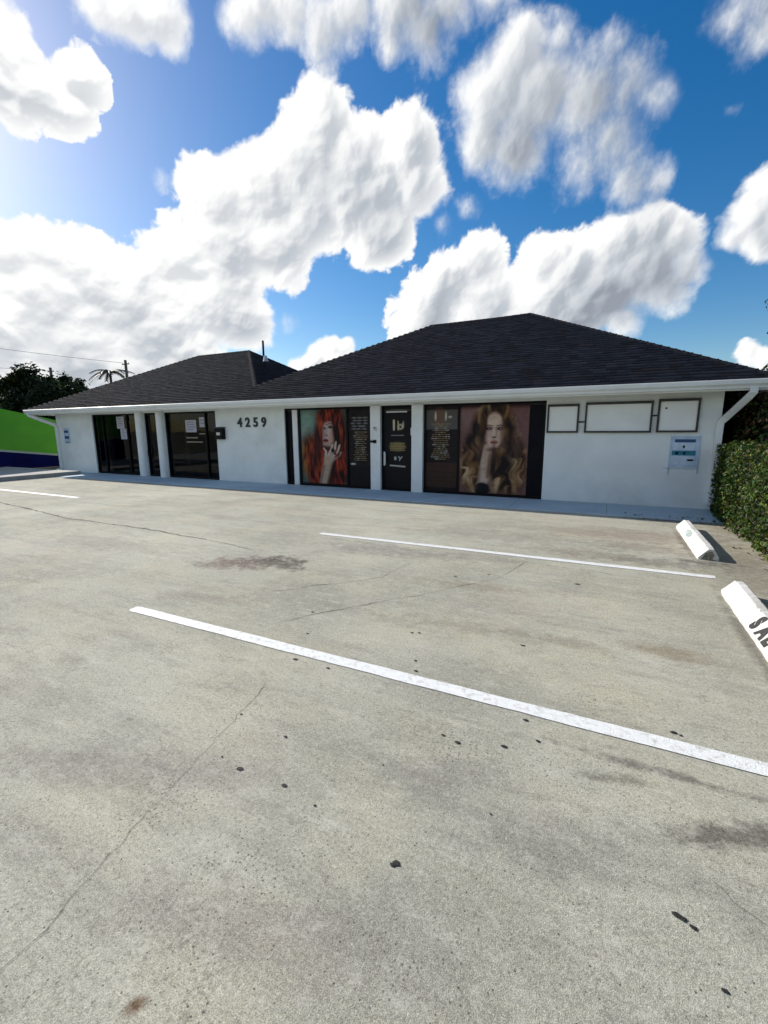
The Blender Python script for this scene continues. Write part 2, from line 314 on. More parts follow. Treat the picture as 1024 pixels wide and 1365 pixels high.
# ------------------------------------------------------------------ ground
def concrete_mat():
    m = bpy.data.materials.new('worn_concrete_paving'); m.use_nodes = True; nt = m.node_tree; b = nt.nodes['Principled BSDF']; N = nt.nodes.new; L = nt.links.new
    tc = N('ShaderNodeTexCoord'); P = tc.outputs['Object']
    def noise(scale, detail=6, rough=.55, st=(1, 1, 1), rot=0, off=(0, 0, 0)):
        mp = N('ShaderNodeMapping'); mp.inputs['Scale'].default_value = st; mp.inputs['Rotation'].default_value = (0, 0, rot); mp.inputs['Location'].default_value = off; L(P, mp.inputs[0])
        n = N('ShaderNodeTexNoise'); n.inputs['Scale'].default_value = scale; n.inputs['Detail'].default_value = detail; n.inputs['Roughness'].default_value = rough; L(mp.outputs[0], n.inputs['Vector']); return n.outputs[0]
    def ramp(x, a, c, va=0, vb=1):
        r = N('ShaderNodeMapRange'); r.inputs[1].default_value = a; r.inputs[2].default_value = c; r.inputs[3].default_value = va; r.inputs[4].default_value = vb; L(x, r.inputs[0]); return r.outputs[0]
    def mix(fac, c1, c2, typ='MIX'):
        x = N('ShaderNodeMix'); x.data_type = 'RGBA'; x.blend_type = typ
        if hasattr(fac, 'name'): L(fac, x.inputs[0])
        else: x.inputs[0].default_value = fac
        for s, c in ((6, c1), (7, c2)):
            if hasattr(c, 'name'): L(c, x.inputs[s])
            else: x.inputs[s].default_value = (*c, 1)
        return x.outputs[2]
    def mul(a, c):
        x = N('ShaderNodeMath'); x.operation = 'MULTIPLY'
        for i, v in enumerate((a, c)):
            if hasattr(v, 'name'): L(v, x.inputs[i])
            else: x.inputs[i].default_value = v
        return x.outputs[0]
    c = mix(ramp(noise(.45, 7, .6), .36, .64), (.255, .250, .210), (.385, .378, .325))
    c = mix(ramp(noise(1.1, 6, .6, off=(5, 2, 0)), .48, .68, 0, .5), c, (.40, .365, .27))          # warm blotches
    c = mix(ramp(noise(.8, 6, .6, off=(15, 9, 0)), .54, .72, 0, .40), c, (.33, .265, .225))        # pinkish blotches
    c = mix(ramp(noise(1.6, 8, .7, st=(.35, 1.6, 1), rot=.12, off=(3, 1, 0)), .50, .66, 0, .50), c, (.19, .185, .165))  # streaks, along the bays
    c = mix(ramp(noise(3.0, 10, .82, st=(.5, 1.5, 1), rot=.1, off=(1, 8, 0)), .53, .66, 0, .50), c, (.155, .15, .132))
    c = mix(ramp(noise(5.0, 10, .85, st=(.4, 1.8, 1), rot=.25, off=(11, 3, 0)), .54, .64, 0, .42), c, (.44, .43, .375))
    c = mix(ramp(noise(9, 8, .85, off=(1, 8, 3)), .56, .64, 0, .42), c, (.11, .105, .095))
    # stains with a place of their own: x, y, rx, ry, rot, colour, strength, graininess
    ST = [(-3.55, 3.80, .55, .30, .3, (.14, .105, .09), .75, .9), (-3.35, 3.92, .42, .22, .2, (.06, .048, .042), .85, 1.5), (-3.8, 3.62, .4, .22, .4, (.12, .088, .075), .7, 1.1), (-3.1, 3.85, .2, .16, 0, (.08, .065, .055), .7, 1.3), (.50, 3.38, .30, .14, 0, (.16, .12, .07), .6, .5), (.55, 1.85, .26, .075, .42, (.07, .065, .055), .8, 1.2),
          (.15, 1.97, .16, .04, .3, (.09, .085, .07), .6, 1.2), (.3, 7.1, 1.2, .5, .1, (.19, .13, .10), .5, .8), (1.5, 5.9, .5, 1.6, 0, (.15, .125, .095), .62, .8),
          (.6, 5.75, .7, .2, 0, (.12, .115, .10), .65, 1.2), (-1.2, 4.1, .9, .16, .1, (.20, .17, .12), .45, 1), (-.55, 1.65, .25, .12, .5, (.16, .155, .15), .5, 1.2),
          (-1.9, 1.05, .7, .13, .35, (.19, .18, .165), .5, 1), (-.1, 1.5, .35, .12, .3, (.17, .165, .15), .5, 1.2), (-3.2, 2.75, .5, .12, .3, (.2, .17, .15), .45, 1),
          (-1.01, .54, .035, .02, .9, (.10, .05, .02), .9, .4), (-.1, 5.8, .8, .25, 0, (.17, .15, .125), .6, 1.1), (-1.6, 6.3, 1.2, .4, 0, (.19, .175, .15), .5, 1),
          (.36, 2.1, .5, .03, 0, (.11, .10, .09), .8, 1.3), (-.5, 1.0, .3, .2, 0, (.2, .2, .18), .45, 1.1), (-2.7, 5.0, .6, .4, .2, (.2, .19, .17), .45, 1.1),
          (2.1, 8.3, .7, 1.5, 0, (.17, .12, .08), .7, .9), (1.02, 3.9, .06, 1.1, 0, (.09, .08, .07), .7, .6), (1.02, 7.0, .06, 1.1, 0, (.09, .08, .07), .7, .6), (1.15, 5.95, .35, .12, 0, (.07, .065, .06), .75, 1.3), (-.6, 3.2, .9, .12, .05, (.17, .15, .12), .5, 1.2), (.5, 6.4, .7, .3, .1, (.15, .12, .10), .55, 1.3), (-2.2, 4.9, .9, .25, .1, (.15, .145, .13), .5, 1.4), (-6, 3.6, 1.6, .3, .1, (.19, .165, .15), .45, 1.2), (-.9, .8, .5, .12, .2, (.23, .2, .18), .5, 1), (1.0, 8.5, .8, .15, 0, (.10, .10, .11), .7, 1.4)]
    nz = noise(6, 9, .75); 
    for (x, y, rx, ry, rot, col, s, gr) in ST:
        mp = N('ShaderNodeMapping'); mp.vector_type = 'TEXTURE'; mp.inputs['Location'].default_value = (x, y, 0); mp.inputs['Rotation'].default_value = (0, 0, rot); mp.inputs['Scale'].default_value = (rx, ry, 1); L(P, mp.inputs[0])
        ln = N('ShaderNodeVectorMath'); ln.operation = 'LENGTH'; L(mp.outputs[0], ln.inputs[0])
        ad = N('ShaderNodeMath'); ad.operation = 'MULTIPLY_ADD'; L(nz, ad.inputs[0]); ad.inputs[1].default_value = 3.2*gr; L(ln.outputs['Value'], ad.inputs[2])
        c = mix(ramp(ad.outputs[0], 1.6*gr+1.15, 1.6*gr+.35, 0, s), c, col)
    # aggregate: fine light and dark grains
    g1 = noise(260, 2, .6); g2 = noise(75, 5, .8, off=(4, 4, 0))
    c = mix(1.0, c, mix(ramp(g1, .33, .67), (.60, .60, .60), (1.36, 1.36, 1.36)), 'MULTIPLY')
    c = mix(1.0, c, mix(ramp(g2, .34, .66), (.70, .70, .70), (1.28, 1.28, 1.28)), 'MULTIPLY')
    vw = N('ShaderNodeTexVoronoi'); vw.inputs['Scale'].default_value = 85; L(P, vw.inputs['Vector'])
    sc = N('ShaderNodeSeparateColor'); L(vw.outputs['Color'], sc.inputs[0])
    c = mix(mul(ramp(vw.outputs['Distance'], .26, .14), ramp(sc.outputs[0], .975, .985)), c, (.50, .48, .43))
    c = mix(mul(ramp(vw.outputs['Distance'], .34, .18), ramp(sc.outputs[1], .93, .95)), c, (.07, .065, .055))
    big = ramp(noise(1.3, 7, .7, off=(2, 6, 1)), .44, .60)
    c = mix(mul(mul(ramp(noise(38, 6, .85, off=(3, 3, 0)), .53, .60), big), .55), c, (.115, .110, .095))
    c = mix(mul(mul(ramp(noise(15, 7, .85, st=(.7, 1.3, 1), off=(7, 3, 0)), .55, .63), ramp(noise(.9, 7, .7, off=(12, 6, 1)), .46, .60)), .5), c, (.14, .135, .118))
    c = mix(mul(ramp(noise(18, 8, .85, off=(9, 9, 0)), .52, .62), .38), c, (.46, .45, .41))
    c = mix(mul(ramp(noise(6, 10, .9, st=(.7, 1.3, 1), off=(19, 9, 0)), .53, .60), .40), c, (.45, .44, .40))
    c = mix(mul(ramp(noise(7, 10, .9, st=(.6, 1.4, 1), off=(29, 4, 0)), .55, .62), .40), c, (.16, .155, .14))
    v = N('ShaderNodeTexVoronoi'); v.inputs['Scale'].default_value = 55; L(P, v.inputs['Vector'])
    pit = mul(ramp(v.outputs['Distance'], .30, .12), ramp(noise(2.2, 7, .75, off=(8, 1, 0)), .50, .62))
    c = mix(pit, c, (.10, .095, .085))
    c = mix(1.0, c, (1.26, 1.25, 1.19), 'MULTIPLY')
    L(c, b.inputs['Base Color']); b.inputs['Roughness'].default_value = .92; b.inputs['Specular IOR Level'].default_value = .25
    hb = N('ShaderNodeMath'); hb.operation = 'MULTIPLY_ADD'; L(g1, hb.inputs[0]); hb.inputs[1].default_value = .5; L(g2, hb.inputs[2])
    bp = N('ShaderNodeBump'); bp.inputs['Strength'].default_value = .55; bp.inputs['Distance'].default_value = .008; L(hb.outputs[0], bp.inputs['Height']); L(bp.outputs[0], b.inputs['Normal'])
    return m
M_conc = concrete_mat()
M_walk = mat('shade_blue_walkway_concrete', (.42, .53, .59), .8, var=.08, scale=2, bump=.25, bscale=120, dirt=(.27, .33, .38, .5))  # bluish base colour has the building's shade painted into it
M_kerb = mat('kerb_concrete', (.36, .35, .33), .9, var=.15, scale=3, bump=.4, bscale=80, dirt=(.2, .19, .18, .6))
M_land = mat('dry_grass_and_asphalt_land', (.10, .11, .06), .95, var=.4, scale=.3)
MB().add([(-700, -700, -.02), (700, -700, -.02), (700, 900, -.02), (-700, 900, -.02)], [(0, 1, 2, 3)]).build('ground', M_land, kind='structure')
lot = MB().add([(-24, -12, 0), (3.2, -12, 0), (3.2, 9.9, 0), (-24, 9.9, 0)], [(0, 1, 2, 3)]).build('parking_lot', M_conc, kind='structure')
# walkway slabs added under the eaves, over the strip in the building's shade
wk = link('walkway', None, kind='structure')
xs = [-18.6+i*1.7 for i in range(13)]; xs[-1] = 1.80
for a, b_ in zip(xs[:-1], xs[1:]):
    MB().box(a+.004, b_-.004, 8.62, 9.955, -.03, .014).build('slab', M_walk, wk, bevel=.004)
# raised pavement at the left
pv = link('pavement', None, kind='structure')
for i in range(7):
    MB().box(-22.5, -16.62, 1.0+i*1.2+.004, 2.2+i*1.2-.004, -.02, .125).build('slab', M_kerb, pv, bevel=.008)
    MB().box(-16.62+.004, -16.47, 1.0+i*1.2+.003, 2.2+i*1.2-.003, -.02, .13).build('kerb_stone', M_kerb, pv, bevel=.015)
# painted bay lines
def line(x0, x1, y0, w, label, seed, tilt=0):
    r = np.random.RandomState(seed); n = int((x1-x0)/.05)+1; X = np.linspace(x0, x1, n)
    k = lambda: np.convolve(r.normal(size=n+4), np.ones(5)/5, 'valid')*.0042
    ya, yb = y0+tilt*(X-x0)+k(), y0+w+tilt*(X-x0)+k()
    ya[0] += .015; yb[0] -= .01; ya[-1] += .01
    v = [(x, a, .004) for x, a in zip(X, ya)]+[(x, a, .004) for x, a in zip(X, yb)]
    o = MB().add(v, [(i, i+1, n+i+1, n+i) for i in range(n-1)]).build('bay_line', M_white, lot, label=label)
line(-3.54, 1.0, 2.25, .10, 'white painted bay line nearest the camera', 1, .004)
line(-3.68, 1.10, 5.29, .10, 'white painted bay line in the middle of the lot', 2, .010)
line(-16.4, -10.78, 5.97, .12, 'white painted bay line at the far left', 3, -.005)
# cracks: narrow uneven ribbons
def crack(pts, w, seed, parent=lot):
    r = np.random.RandomState(seed); P = []
    for (x0, y0), (x1, y1) in zip(pts[:-1], pts[1:]):
        L_ = math.hypot(x1-x0, y1-y0); n = max(2, int(L_/.045))
        for t in np.linspace(0, 1, n, endpoint=False): P.append((x0+(x1-x0)*t, y0+(y1-y0)*t))
    P = np.array(P+[pts[-1]]); n = len(P); jit = np.cumsum(r.normal(size=(n, 2)), 0); jit -= np.linspace(0, 1, n)[:, None]*jit[-1]
    P = P+jit*.006+r.normal(size=(n, 2))*.004
    T = np.gradient(P, axis=0); T /= np.linalg.norm(T, axis=1)[:, None]+1e-9; Nn = np.stack([-T[:, 1], T[:, 0]], 1)
    W = (w*(.35+.9*np.abs(np.convolve(r.normal(size=n+6), np.ones(7)/7, 'valid'))*1.8))[:, None]; W[0] = W[-1] = .0006
    A, B = P+Nn*W/2, P-Nn*W/2
    v = [(a[0], a[1], .0025) for a in A]+[(a[0], a[1], .0025) for a in B]
    MB().add(v, [(i, i+1, n+i+1, n+i) for i in range(n-1)]).build('crack', M_crack, parent)
crack([(-17, 5.4), (-11.6, 4.9), (-8.44, 4.5), (-6.07, 4.44), (-4.9, 4.35)], .036, 1)
crack([(-4.9, 4.35), (-4.3, 4.30), (-3.9, 4.2)], .008, 2)
crack([(-2.27, 2.56), (-2.03, 2.95), (-1.68, 3.4), (-1.3, 3.9), (-.9, 4.4), (-.7, 5.2)], .0045, 3)
crack([(-2.73, 3.11), (-2.4, 3.49), (-1.95, 3.95), (-1.9, 4.6)], .004, 4)
crack([(-1.76, 1.93), (-1.62, 1.46), (-1.55, 1.09), (-1.5, .79), (-1.43, .54), (-1.44, .43), (-1.42, .2)], .0028, 5)
crack([(-1.44, .43), (-1.6, .36), (-1.9, .33)], .004, 6)
crack([(.62, 1.5), (.5, 1.56), (.42, 1.62)], .0028, 8)
crack([(-3.5, 5.2), (-2.2, 5.0), (-1.0, 5.15), (.2, 5.05)], .005, 10)
# black gum spots
def blob(x, y, r, seed):
    q = np.random.RandomState(seed); n = 12; v = []
    for k in range(n):
        t = 2*math.pi*k/n; rr = r*(.75+.5*q.rand()); v.append((x+math.cos(t)*rr*1.25, y+math.sin(t)*rr*.8, .0026))
    v += [(x+(a-x)*.6, y+(b_-y)*.6, .0045) for a, b_, c in v]
    MB().add(v, [(k, (k+1) % n, n+(k+1) % n, n+k) for k in range(n)]+[tuple(range(n, 2*n))]).build('gum_spot', M_gum, lot)
for i, (x, y, r) in enumerate([(-1.37, 1.30, .013), (-1.13, 1.31, .012), (-1.32, 1.56, .009), (-.62, 1.91, .009), (-.54, 1.89, .012), (-.33, 1.96, .013), (-.27, 2.21, .012), (-.19, 2.07, .010),
        (-1.75, 2.2, .015), (-1.49, 2.20, .012), (-.97, 2.41, .012), (-1.02, 2.53, .010), (-.42, 3.05, .014), (-.55, 1.2, .012), (-.56, 1.19, .009), (.31, 1.43, .013), (.325, 1.425, .010), (.35, 1.41, .009),
        (.4, 1.26, .007), (-.15, 4.58, .02), (.41, 2.43, .013), (.44, 2.42, .008), (-1.5, 1.32, .005), (-1.65, 1.6, .006), (-2.1, 2.9, .012), (-1.9, 2.55, .01), (-1.2, 2.9, .01), (-1.15, 2.92, .009), (-.8, 1.6, .004), (-.3, 1.55, .004), (-1.3, 4.3, .014), (-1.0, 4.5, .012), (-.95, 1.28, .005)]):
    blob(x, y, r, i)

# ------------------------------------------------------------------ building
D = 9.96; EY = 9.35; EZ = 2.28
bld = thing('commercial_building', 'long single-storey white stucco commercial building with black shingle hip roof', 'building', loc=(-8.4, 9.96, 0))
class Rel:                                    # parts are written in world metres, parented without moving
    pass
def P_(o, parent=None):
    o.parent = parent or bld
    o.matrix_parent_inverse = Matrix.Translation((8.4, -9.96, 0)) if (parent is None or parent is bld) else Matrix.Identity(4)
    return o
ZW = 2.26; T = .2
w = MB()
for a, b_ in ((-18.63, -16.45), (-10.47, -7.92), (-1.16, 1.81)): w.box(a, b_, D, D+T, 0, ZW)
for a, b_ in ((-16.45, -10.47), (-7.92, -1.16)): w.box(a, b_, D+.002, D+T, 2.07, ZW)
w.box(-18.63, -18.43, D+T, 16.4, 0, ZW); w.box(1.61, 1.81, D+T, 18.3, 0, ZW); w.box(-18.43, -9.2, 16.2, 16.4, 0, ZW); w.box(-9.4, 1.61, 18.1, 18.3, 0, ZW); w.box(-9.4, -9.2, 16.4, 18.1, 0, ZW)
P_(w.build('wall', M_wall))
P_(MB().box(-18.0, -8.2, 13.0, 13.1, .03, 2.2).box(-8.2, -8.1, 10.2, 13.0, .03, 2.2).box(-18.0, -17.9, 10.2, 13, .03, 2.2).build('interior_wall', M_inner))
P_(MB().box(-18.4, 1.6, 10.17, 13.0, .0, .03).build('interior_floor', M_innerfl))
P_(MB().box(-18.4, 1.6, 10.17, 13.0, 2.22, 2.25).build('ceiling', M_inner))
# the soffit, fascia and gutter
P_(MB().box(-19.36, 2.36, EY+.09, D-.003, 2.14, 2.155).build('soffit', M_trim))
P_(MB().box(-19.40, 2.40, EY+.05, EY+.085, 2.10, 2.275).box(-19.40, -19.365, EY+.085, 16.6, 2.10, 2.275).box(2.365, 2.40, EY+.085, 18.6, 2.10, 2.275).build('fascia', M_trim, bevel=.003))
prof = [(EY+.047, 2.13), (EY-.005, 2.13), (EY-.012, 2.165), (EY-.045, 2.20), (EY-.05, 2.265), (EY-.04, 2.272), (EY-.036, 2.262), (EY+.047, 2.262)]
P_(MB().prism(prof, -19.42, 2.42).build('gutter', M_trim))
# posts of the shopfronts
for i, (a, b_) in enumerate(((-14.0, -13.67), (-13.0, -12.70), (-5.25, -4.98), (-4.15, -3.87))):
    m = MB()
    if i < 2:
        m.tube([(.5*(a+b_), D-.03, .014), (.5*(a+b_), D-.03, 2.139)], .5*(b_-a)*.86, 20); m.box(a+.01, b_-.01, D-.01, D+.12, 0, 2.069)
    else: m.box(a, b_, D-.045, D+.12, .0141, 2.067)
    P_(m.build('post', M_post, bevel=0, smooth=False))
# ---- roof
m_ = .51
S = (-9.10, 10.23); zf = lambda y: EZ+m_*(y-EY)
A_, B_ = (-19.45, EY, EZ), (2.45, EY, EZ); Sp = (-9.1, 10.23, zf(10.23))
LP, LL = (-12.32, 13.6, zf(13.6)), (-14.96, 13.6, zf(13.6)); BL_, PK = (-5.15, 14.04, zf(14.04)), (-2.23, 14.04, 4.74)
Ab = (-19.45, 17.85, EZ); Bb = (2.45, 18.73, EZ); V = (-9.1, 16.95, zf(10.23)); Eb = (-9.9, 17.85, EZ); Cb = (-9.9, 18.73, EZ); Em = (-9.1, EY, EZ)
planes = [[A_, Em, Sp, LP, LL], [Em, B_, PK, BL_, Sp], [Sp, V, LP], [Cb, Sp, BL_], [B_, Bb, PK], [Ab, A_, LL], [Eb, Ab, LL, LP, V], [Bb, Cb, BL_, PK]]
rf = MB()
for p in planes: rf.add(p, [tuple(range(len(p)))])
rf.add([A_, B_, Bb, Cb, Eb, Ab], [(0, 5, 4, 3, 2, 1)])
me = bpy.data.meshes.new('roof'); me.from_pydata([(x, y, z-.012) for x, y, z in rf.v], [], rf.f); me.update(); me.materials.append(M_deck)
roof = P_(link('roof', me))
def shingles():
    V_, F_, C_ = [], [], []; r = np.random.RandomState(3)
    for pl in planes[:6]:
        p = np.array(pl); o = p[0]; e = p[1]-p[0] if abs(p[1][2]-p[0][2]) < 1e-6 else np.array([0, 1.0, 0])
        n = np.cross(p[1]-p[0], p[2]-p[0]); n /= np.linalg.norm(n); n *= np.sign(n[2])
        u = np.array([e[0], e[1], 0.0]); u /= np.linalg.norm(u); vdir = np.cross(n, u); vdir *= np.sign(vdir[2])
        q = np.stack([(p-o)@u, (p-o)@vdir], 1); vmin, vmax = q[:, 1].min(), q[:, 1].max(); ex = .135; v = vmin-.02; row = 0
        while v < vmax-.02:
            vc = v+ex*.5; xsn = []
            for i in range(len(q)):
                a, b = q[i], q[(i+1) % len(q)]
                if (a[1]-vc)*(b[1]-vc) < 0: xsn.append(a[0]+(b[0]-a[0])*(vc-a[1])/(b[1]-a[1]))
            if len(xsn) >= 2:
                x0, x1 = min(xsn)-.01, max(xsn)+.01; x = x0-r.rand()*.2
                while x < x1:
                    wd = r.choice([.14, .18, .23, .3]); a, b = max(x, x0), min(x+wd-.004, x1); x += wd
                    if b-a < .02: continue
                    lo = r.choice([0, .012, .02]) ; h = .0045+r.choice([0, .0015, .003]); v0 = v-lo*1.2+r.normal()*.002; v1 = v+ex+.012
                    pts = [o+u*a+vdir*v0+n*h, o+u*b+vdir*v0+n*h, o+u*b+vdir*v1+n*.004, o+u*a+vdir*v1+n*.004, o+u*a+vdir*v0-n*.004, o+u*b+vdir*v0-n*.004]
                    k = len(V_); V_ += pts; F_ += [(k, k+1, k+2, k+3), (k+4, k+5, k+1, k)]
                    c = np.array([.0135, .0160, .0235])*(.62+.76*r.rand()); 
                    if r.rand() < .12: c = c*np.array([1.35, 1.1, .95])
                    C_ += [c, c]
            v += ex; row += 1
    me = mesh_np('shingles', np.array(V_), np.array(F_)); set_tint(me, np.repeat(np.array(C_), 4, 0), 'CORNER')
    me.materials.append(attr_mat('charcoal_asphalt_shingle', .95, .08)); P_(link('shingles', me, kind='stuff'), roof); return me
_o = shingles()
bpy.data.objects['shingles'].matrix_parent_inverse = Matrix.Identity(4)
M_cap = mat('charcoal_ridge_cap', (.0085, .010, .015), .97, var=.25, spec=.1, scale=14)
def caps(a, b_, name='ridge_cap', every=.22):
    a, b_ = Vector(a), Vector(b_); d = b_-a; L_ = d.length; d.normalize(); s = d.cross(Vector((0, 0, 1))).normalized(); n = s.cross(d); m = MB(); k = 0; t = 0
    if n.z < 0: n = -n
    while t < L_:
        t2 = min(t+every+.03, L_+.03); h0, h1 = .012, .019
        p0, p1 = a+d*t, a+d*t2
        drop = .05
        vs = [p0+s*.10-n*(drop-h1), p0+n*h1, p0-s*.10-n*(drop-h1), p1+s*.10-n*(drop-h0), p1+n*h0, p1-s*.10-n*(drop-h0)]
        m.add(vs, [(0, 1, 4, 3), (1, 2, 5, 4)]); vs2 = [v-n*.012 for v in vs[:3]]; m.add(vs[:3]+vs2, [(0, 1, 4, 3), (1, 2, 5, 4)])
        t += every
    o = m.build(name, M_cap, kind='stuff'); o.parent = roof; o.matrix_parent_inverse = Matrix.Identity(4)
for a, b_ in ((LL, LP), (BL_, PK), (A_, LL), (Sp, LP), (Sp, BL_), (B_, PK), (Cb, BL_), (V, LP)): caps(a, b_)
P_(MB().box(-19.47, 2.47, EY-.02, EY+.03, 2.277, 2.287).build('drip_edge', M_deck), roof); bpy.data.objects['drip_edge'].matrix_parent_inverse = Matrix.Identity(4)
# vent pipe on the dark hip
vp = at(351.5, 474, 12.6)
vt = MB().tube([(vp[0], vp[1], zf(10.23)+.3), (vp[0], vp[1], at(351.5, 454, 12.6)[2])], .035, 12); o = vt.build('vent_pipe', M_black); P_(o, roof); o.matrix_parent_inverse = Matrix.Identity(4)
o = MB().tube([(vp[0]+.16, vp[1]-.1, vp[2]-.22), (vp[0]+.16, vp[1]-.1, vp[2]-.03)], [.09, .05], 12).build('vent_boot', M_alu); P_(o, roof); o.matrix_parent_inverse = Matrix.Identity(4)
# downspouts
def spout(pts, nm='downspout'):
    m = MB(); pts = [Vector(p) for p in pts]; up = Vector((0, 1, 0)); rings = []
    for i, p in enumerate(pts):
        d = (pts[min(i+1, len(pts)-1)]-pts[max(i-1, 0)]).normalized(); a = d.cross(up).normalized(); b = a.cross(d)
        rings.append([p+a*sx*.052+b*sy*.038 for sx, sy in ((-1, -1), (-.6, -1.12), (.6, -1.12), (1, -1), (1, 1), (-1, 1))])
    n = 6; vs = [v for r in rings for v in r]
    m.add(vs, [(i*n+k, i*n+(k+1) % n, (i+1)*n+(k+1) % n, (i+1)*n+k) for i in range(len(pts)-1) for k in range(n)]+[tuple(range(n))[::-1], tuple(len(vs)-n+k for k in range(n))])
    o = P_(m.build(nm, M_trim)); return o
spout([(2.08, EY, 2.14), (2.08, EY, 2.07), (2.05, EY+.05, 2.01), (1.86, D-.1, 1.68), (1.80, D-.05, 1.60), (1.79, D-.045, 1.50), (1.79, D-.045, .12)])
spout([(-19.2, EY, 2.14), (-19.2, EY, 2.10), (-19.1, EY+.05, 2.05), (-18.63, D-.06, 1.74), (-18.58, D-.045, 1.68), (-18.58, D-.045, .1), (-18.62, D-.2, .05)])
for z in (1.3, .5):
    for x in (1.79, -18.58): P_(MB().box(x-.05, x+.05, D-.08, D-.003, z, z+.02).build('downspout_strap', M_trim))

# ---- shopfront windows and doors
WY = D+.07
def panes(parent, edges, z0=.06, z1=2.03, y=WY):
    for a, b_ in zip(edges[:-1], edges[1:]):
        MB().box(a+.022, b_-.022, y+.012, y+.020, z0+.02, z1-.02).build('pane', M_glass, parent)
def framed(edges, label, z0=.014, z1=2.066, wd=.045, nm='window'):
    x0, x1 = edges[0], edges[-1]; m = MB(); y0, y1 = WY-.03, WY+.05
    wroot = P_(MB().box(x0, x1, y0, y1, z0, z0+.055).box(x0, x1, y0, y1, z1-wd, z1).box(x0, x0+wd, y0, y1, z0+.055, z1-wd).box(x1-wd, x1, y0, y1, z0+.055, z1-wd).build(nm, M_black, label=label))
    for e in edges[1:-1]: MB().box(e-.025, e+.025, y0-.001, y1+.001, z0+.055, z1-wd).build('mullion', M_black, wroot)
    panes(wroot, edges, z0+.03, z1-.02); return wroot
W1 = framed([-16.45, -15.93, -14.62, -14.0], 'leftmost black framed shop window with a paper notice')
W2 = framed([-12.70, -10.95, -10.47], 'black framed shop window left of the house number')
DL = framed([-13.67, -13.0], 'narrow dark door between the two round posts', nm='door')
W3 = framed([-7.92, -7.46, -5.97, -5.25], 'black framed window with the red haired poster')
W4 = framed([-3.87, -3.03, -1.16], 'black framed window with the curly haired poster')
DR = framed([-4.98, -4.15], 'black glazed entrance door with gold lettering', nm='door')
for o_, xx in ((DL, -13.6), (DR, -4.86)):
    MB().tube([(xx, WY-.03, .66), (xx, WY-.075, .68), (xx, WY-.075, .90), (xx, WY-.03, .92)], .014, 8).build('handle', M_alu if o_ is DR else M_black, o_)
MB().box(-4.925, -4.885, WY-.034, WY-.0301, .62, .96).build('handle_plate', M_trim, DR)
MB().box(-4.20, -4.12, WY-.055, WY-.031, 1.36, 1.54).build('door_lock_box', M_trim, DR, bevel=.004)
MB().box(-4.85, -4.3, WY-.033, WY-.0305, 1.90, 1.93).build('door_closer_cover', M_alu, DR)
MB().box(-7.66, -7.50, WY-.06, WY-.031, .014, 2.03).build('jamb_strip', M_trim, W3)
MB().box(-7.92, -7.68, WY+.002, WY+.008, .02, 2.0).build('side_panel', M_dark, W3)
MB().box(-1.49, -1.17, WY+.002, WY+.008, .02, 2.0).build('side_panel', M_dark, W4)
# things seen dimly through the left windows
def curtain(x0, x1, y):
    n = int((x1-x0)/.03); m = MB(); X = np.linspace(x0, x1, n); Yv = y+.03*np.sin(X*31)+.012*np.sin(X*77)
    m.add([(x, yy, .06) for x, yy in zip(X, Yv)]+[(x, yy, 2.1) for x, yy in zip(X, Yv)], [(i, i+1, n+i+1, n+i) for i in range(n-1)]); return m
for i, (a, b_) in enumerate(((-14.62, -14.1), (-16.4, -16.0), (-12.35, -12.15))):  # the last strip is a red-brown glass reflection modelled as cloth
    tag(curtain(a, b_, WY+.35).build('curtain', M_curtain), ['brown curtain hanging beside the left round post', 'brown curtain at the far left edge of the shopfront', 'narrow brown strip standing for a reflection in the window right of the round posts'][i], 'curtain', 'brown curtains inside the left shop windows')
P_(MB().box(-15.99, -15.87, WY+.1, WY+.2, .05, 2.05).build('interior_jamb', M_boxtan))
P_(MB().box(-14.7, -14.6, WY+.8, WY+.9, .05, 2.1).box(-14.7, -13.7, WY+.8, WY+.9, 2.1, 2.2).build('interior_door_frame', M_boxtan))
def notice(x0, x1, z0, z1, label, y=WY-.002, seed=0, rows=4):
    r = random.Random(seed); t = thing('paper_notice', label, 'notice', 'paper notices taped in the shop windows', loc=(0, 0, 0))
    MB().box(x0, x1, y, y+.002, z0, z1).build('sheet', M_paper, t); m = MB(); h = (z1-z0)/(rows+1)
    for k in range(rows):
        a = x0+(x1-x0)*(.1+.1*r.random()); b_ = x1-(x1-x0)*(.1+.25*r.random()); z = z1-h*(k+.8); m.box(a, b_, y-.0015, y-.0003, z-h*.22, z+h*.12)
    m.build('print', M_ink, t, kind='stuff')
notice(-15.18, -14.78, 1.58, 1.98, 'white paper notice high in the leftmost window', seed=1)
notice(-15.02, -14.70, 1.22, 1.57, 'smaller white notice under another one in leftmost window', seed=2)
notice(-11.83, -11.36, 1.45, 1.82, 'pale square notice in the middle of the window left of the black mailbox', seed=3)
notice(-11.22, -10.99, 1.60, 1.90, 'small cream notice at the upper right beside the square notice', seed=4, rows=2)
for i, (x, z, l) in enumerate(((-11.6, 1.28, .5), (-11.5, 1.15, .7), (-11.15, 1.40, .25))):
    P_(MB().box(x-l/2, x+l/2, WY+.007, WY+.0095, z-.018, z+.018).build('window_lettering', M_boxtan))

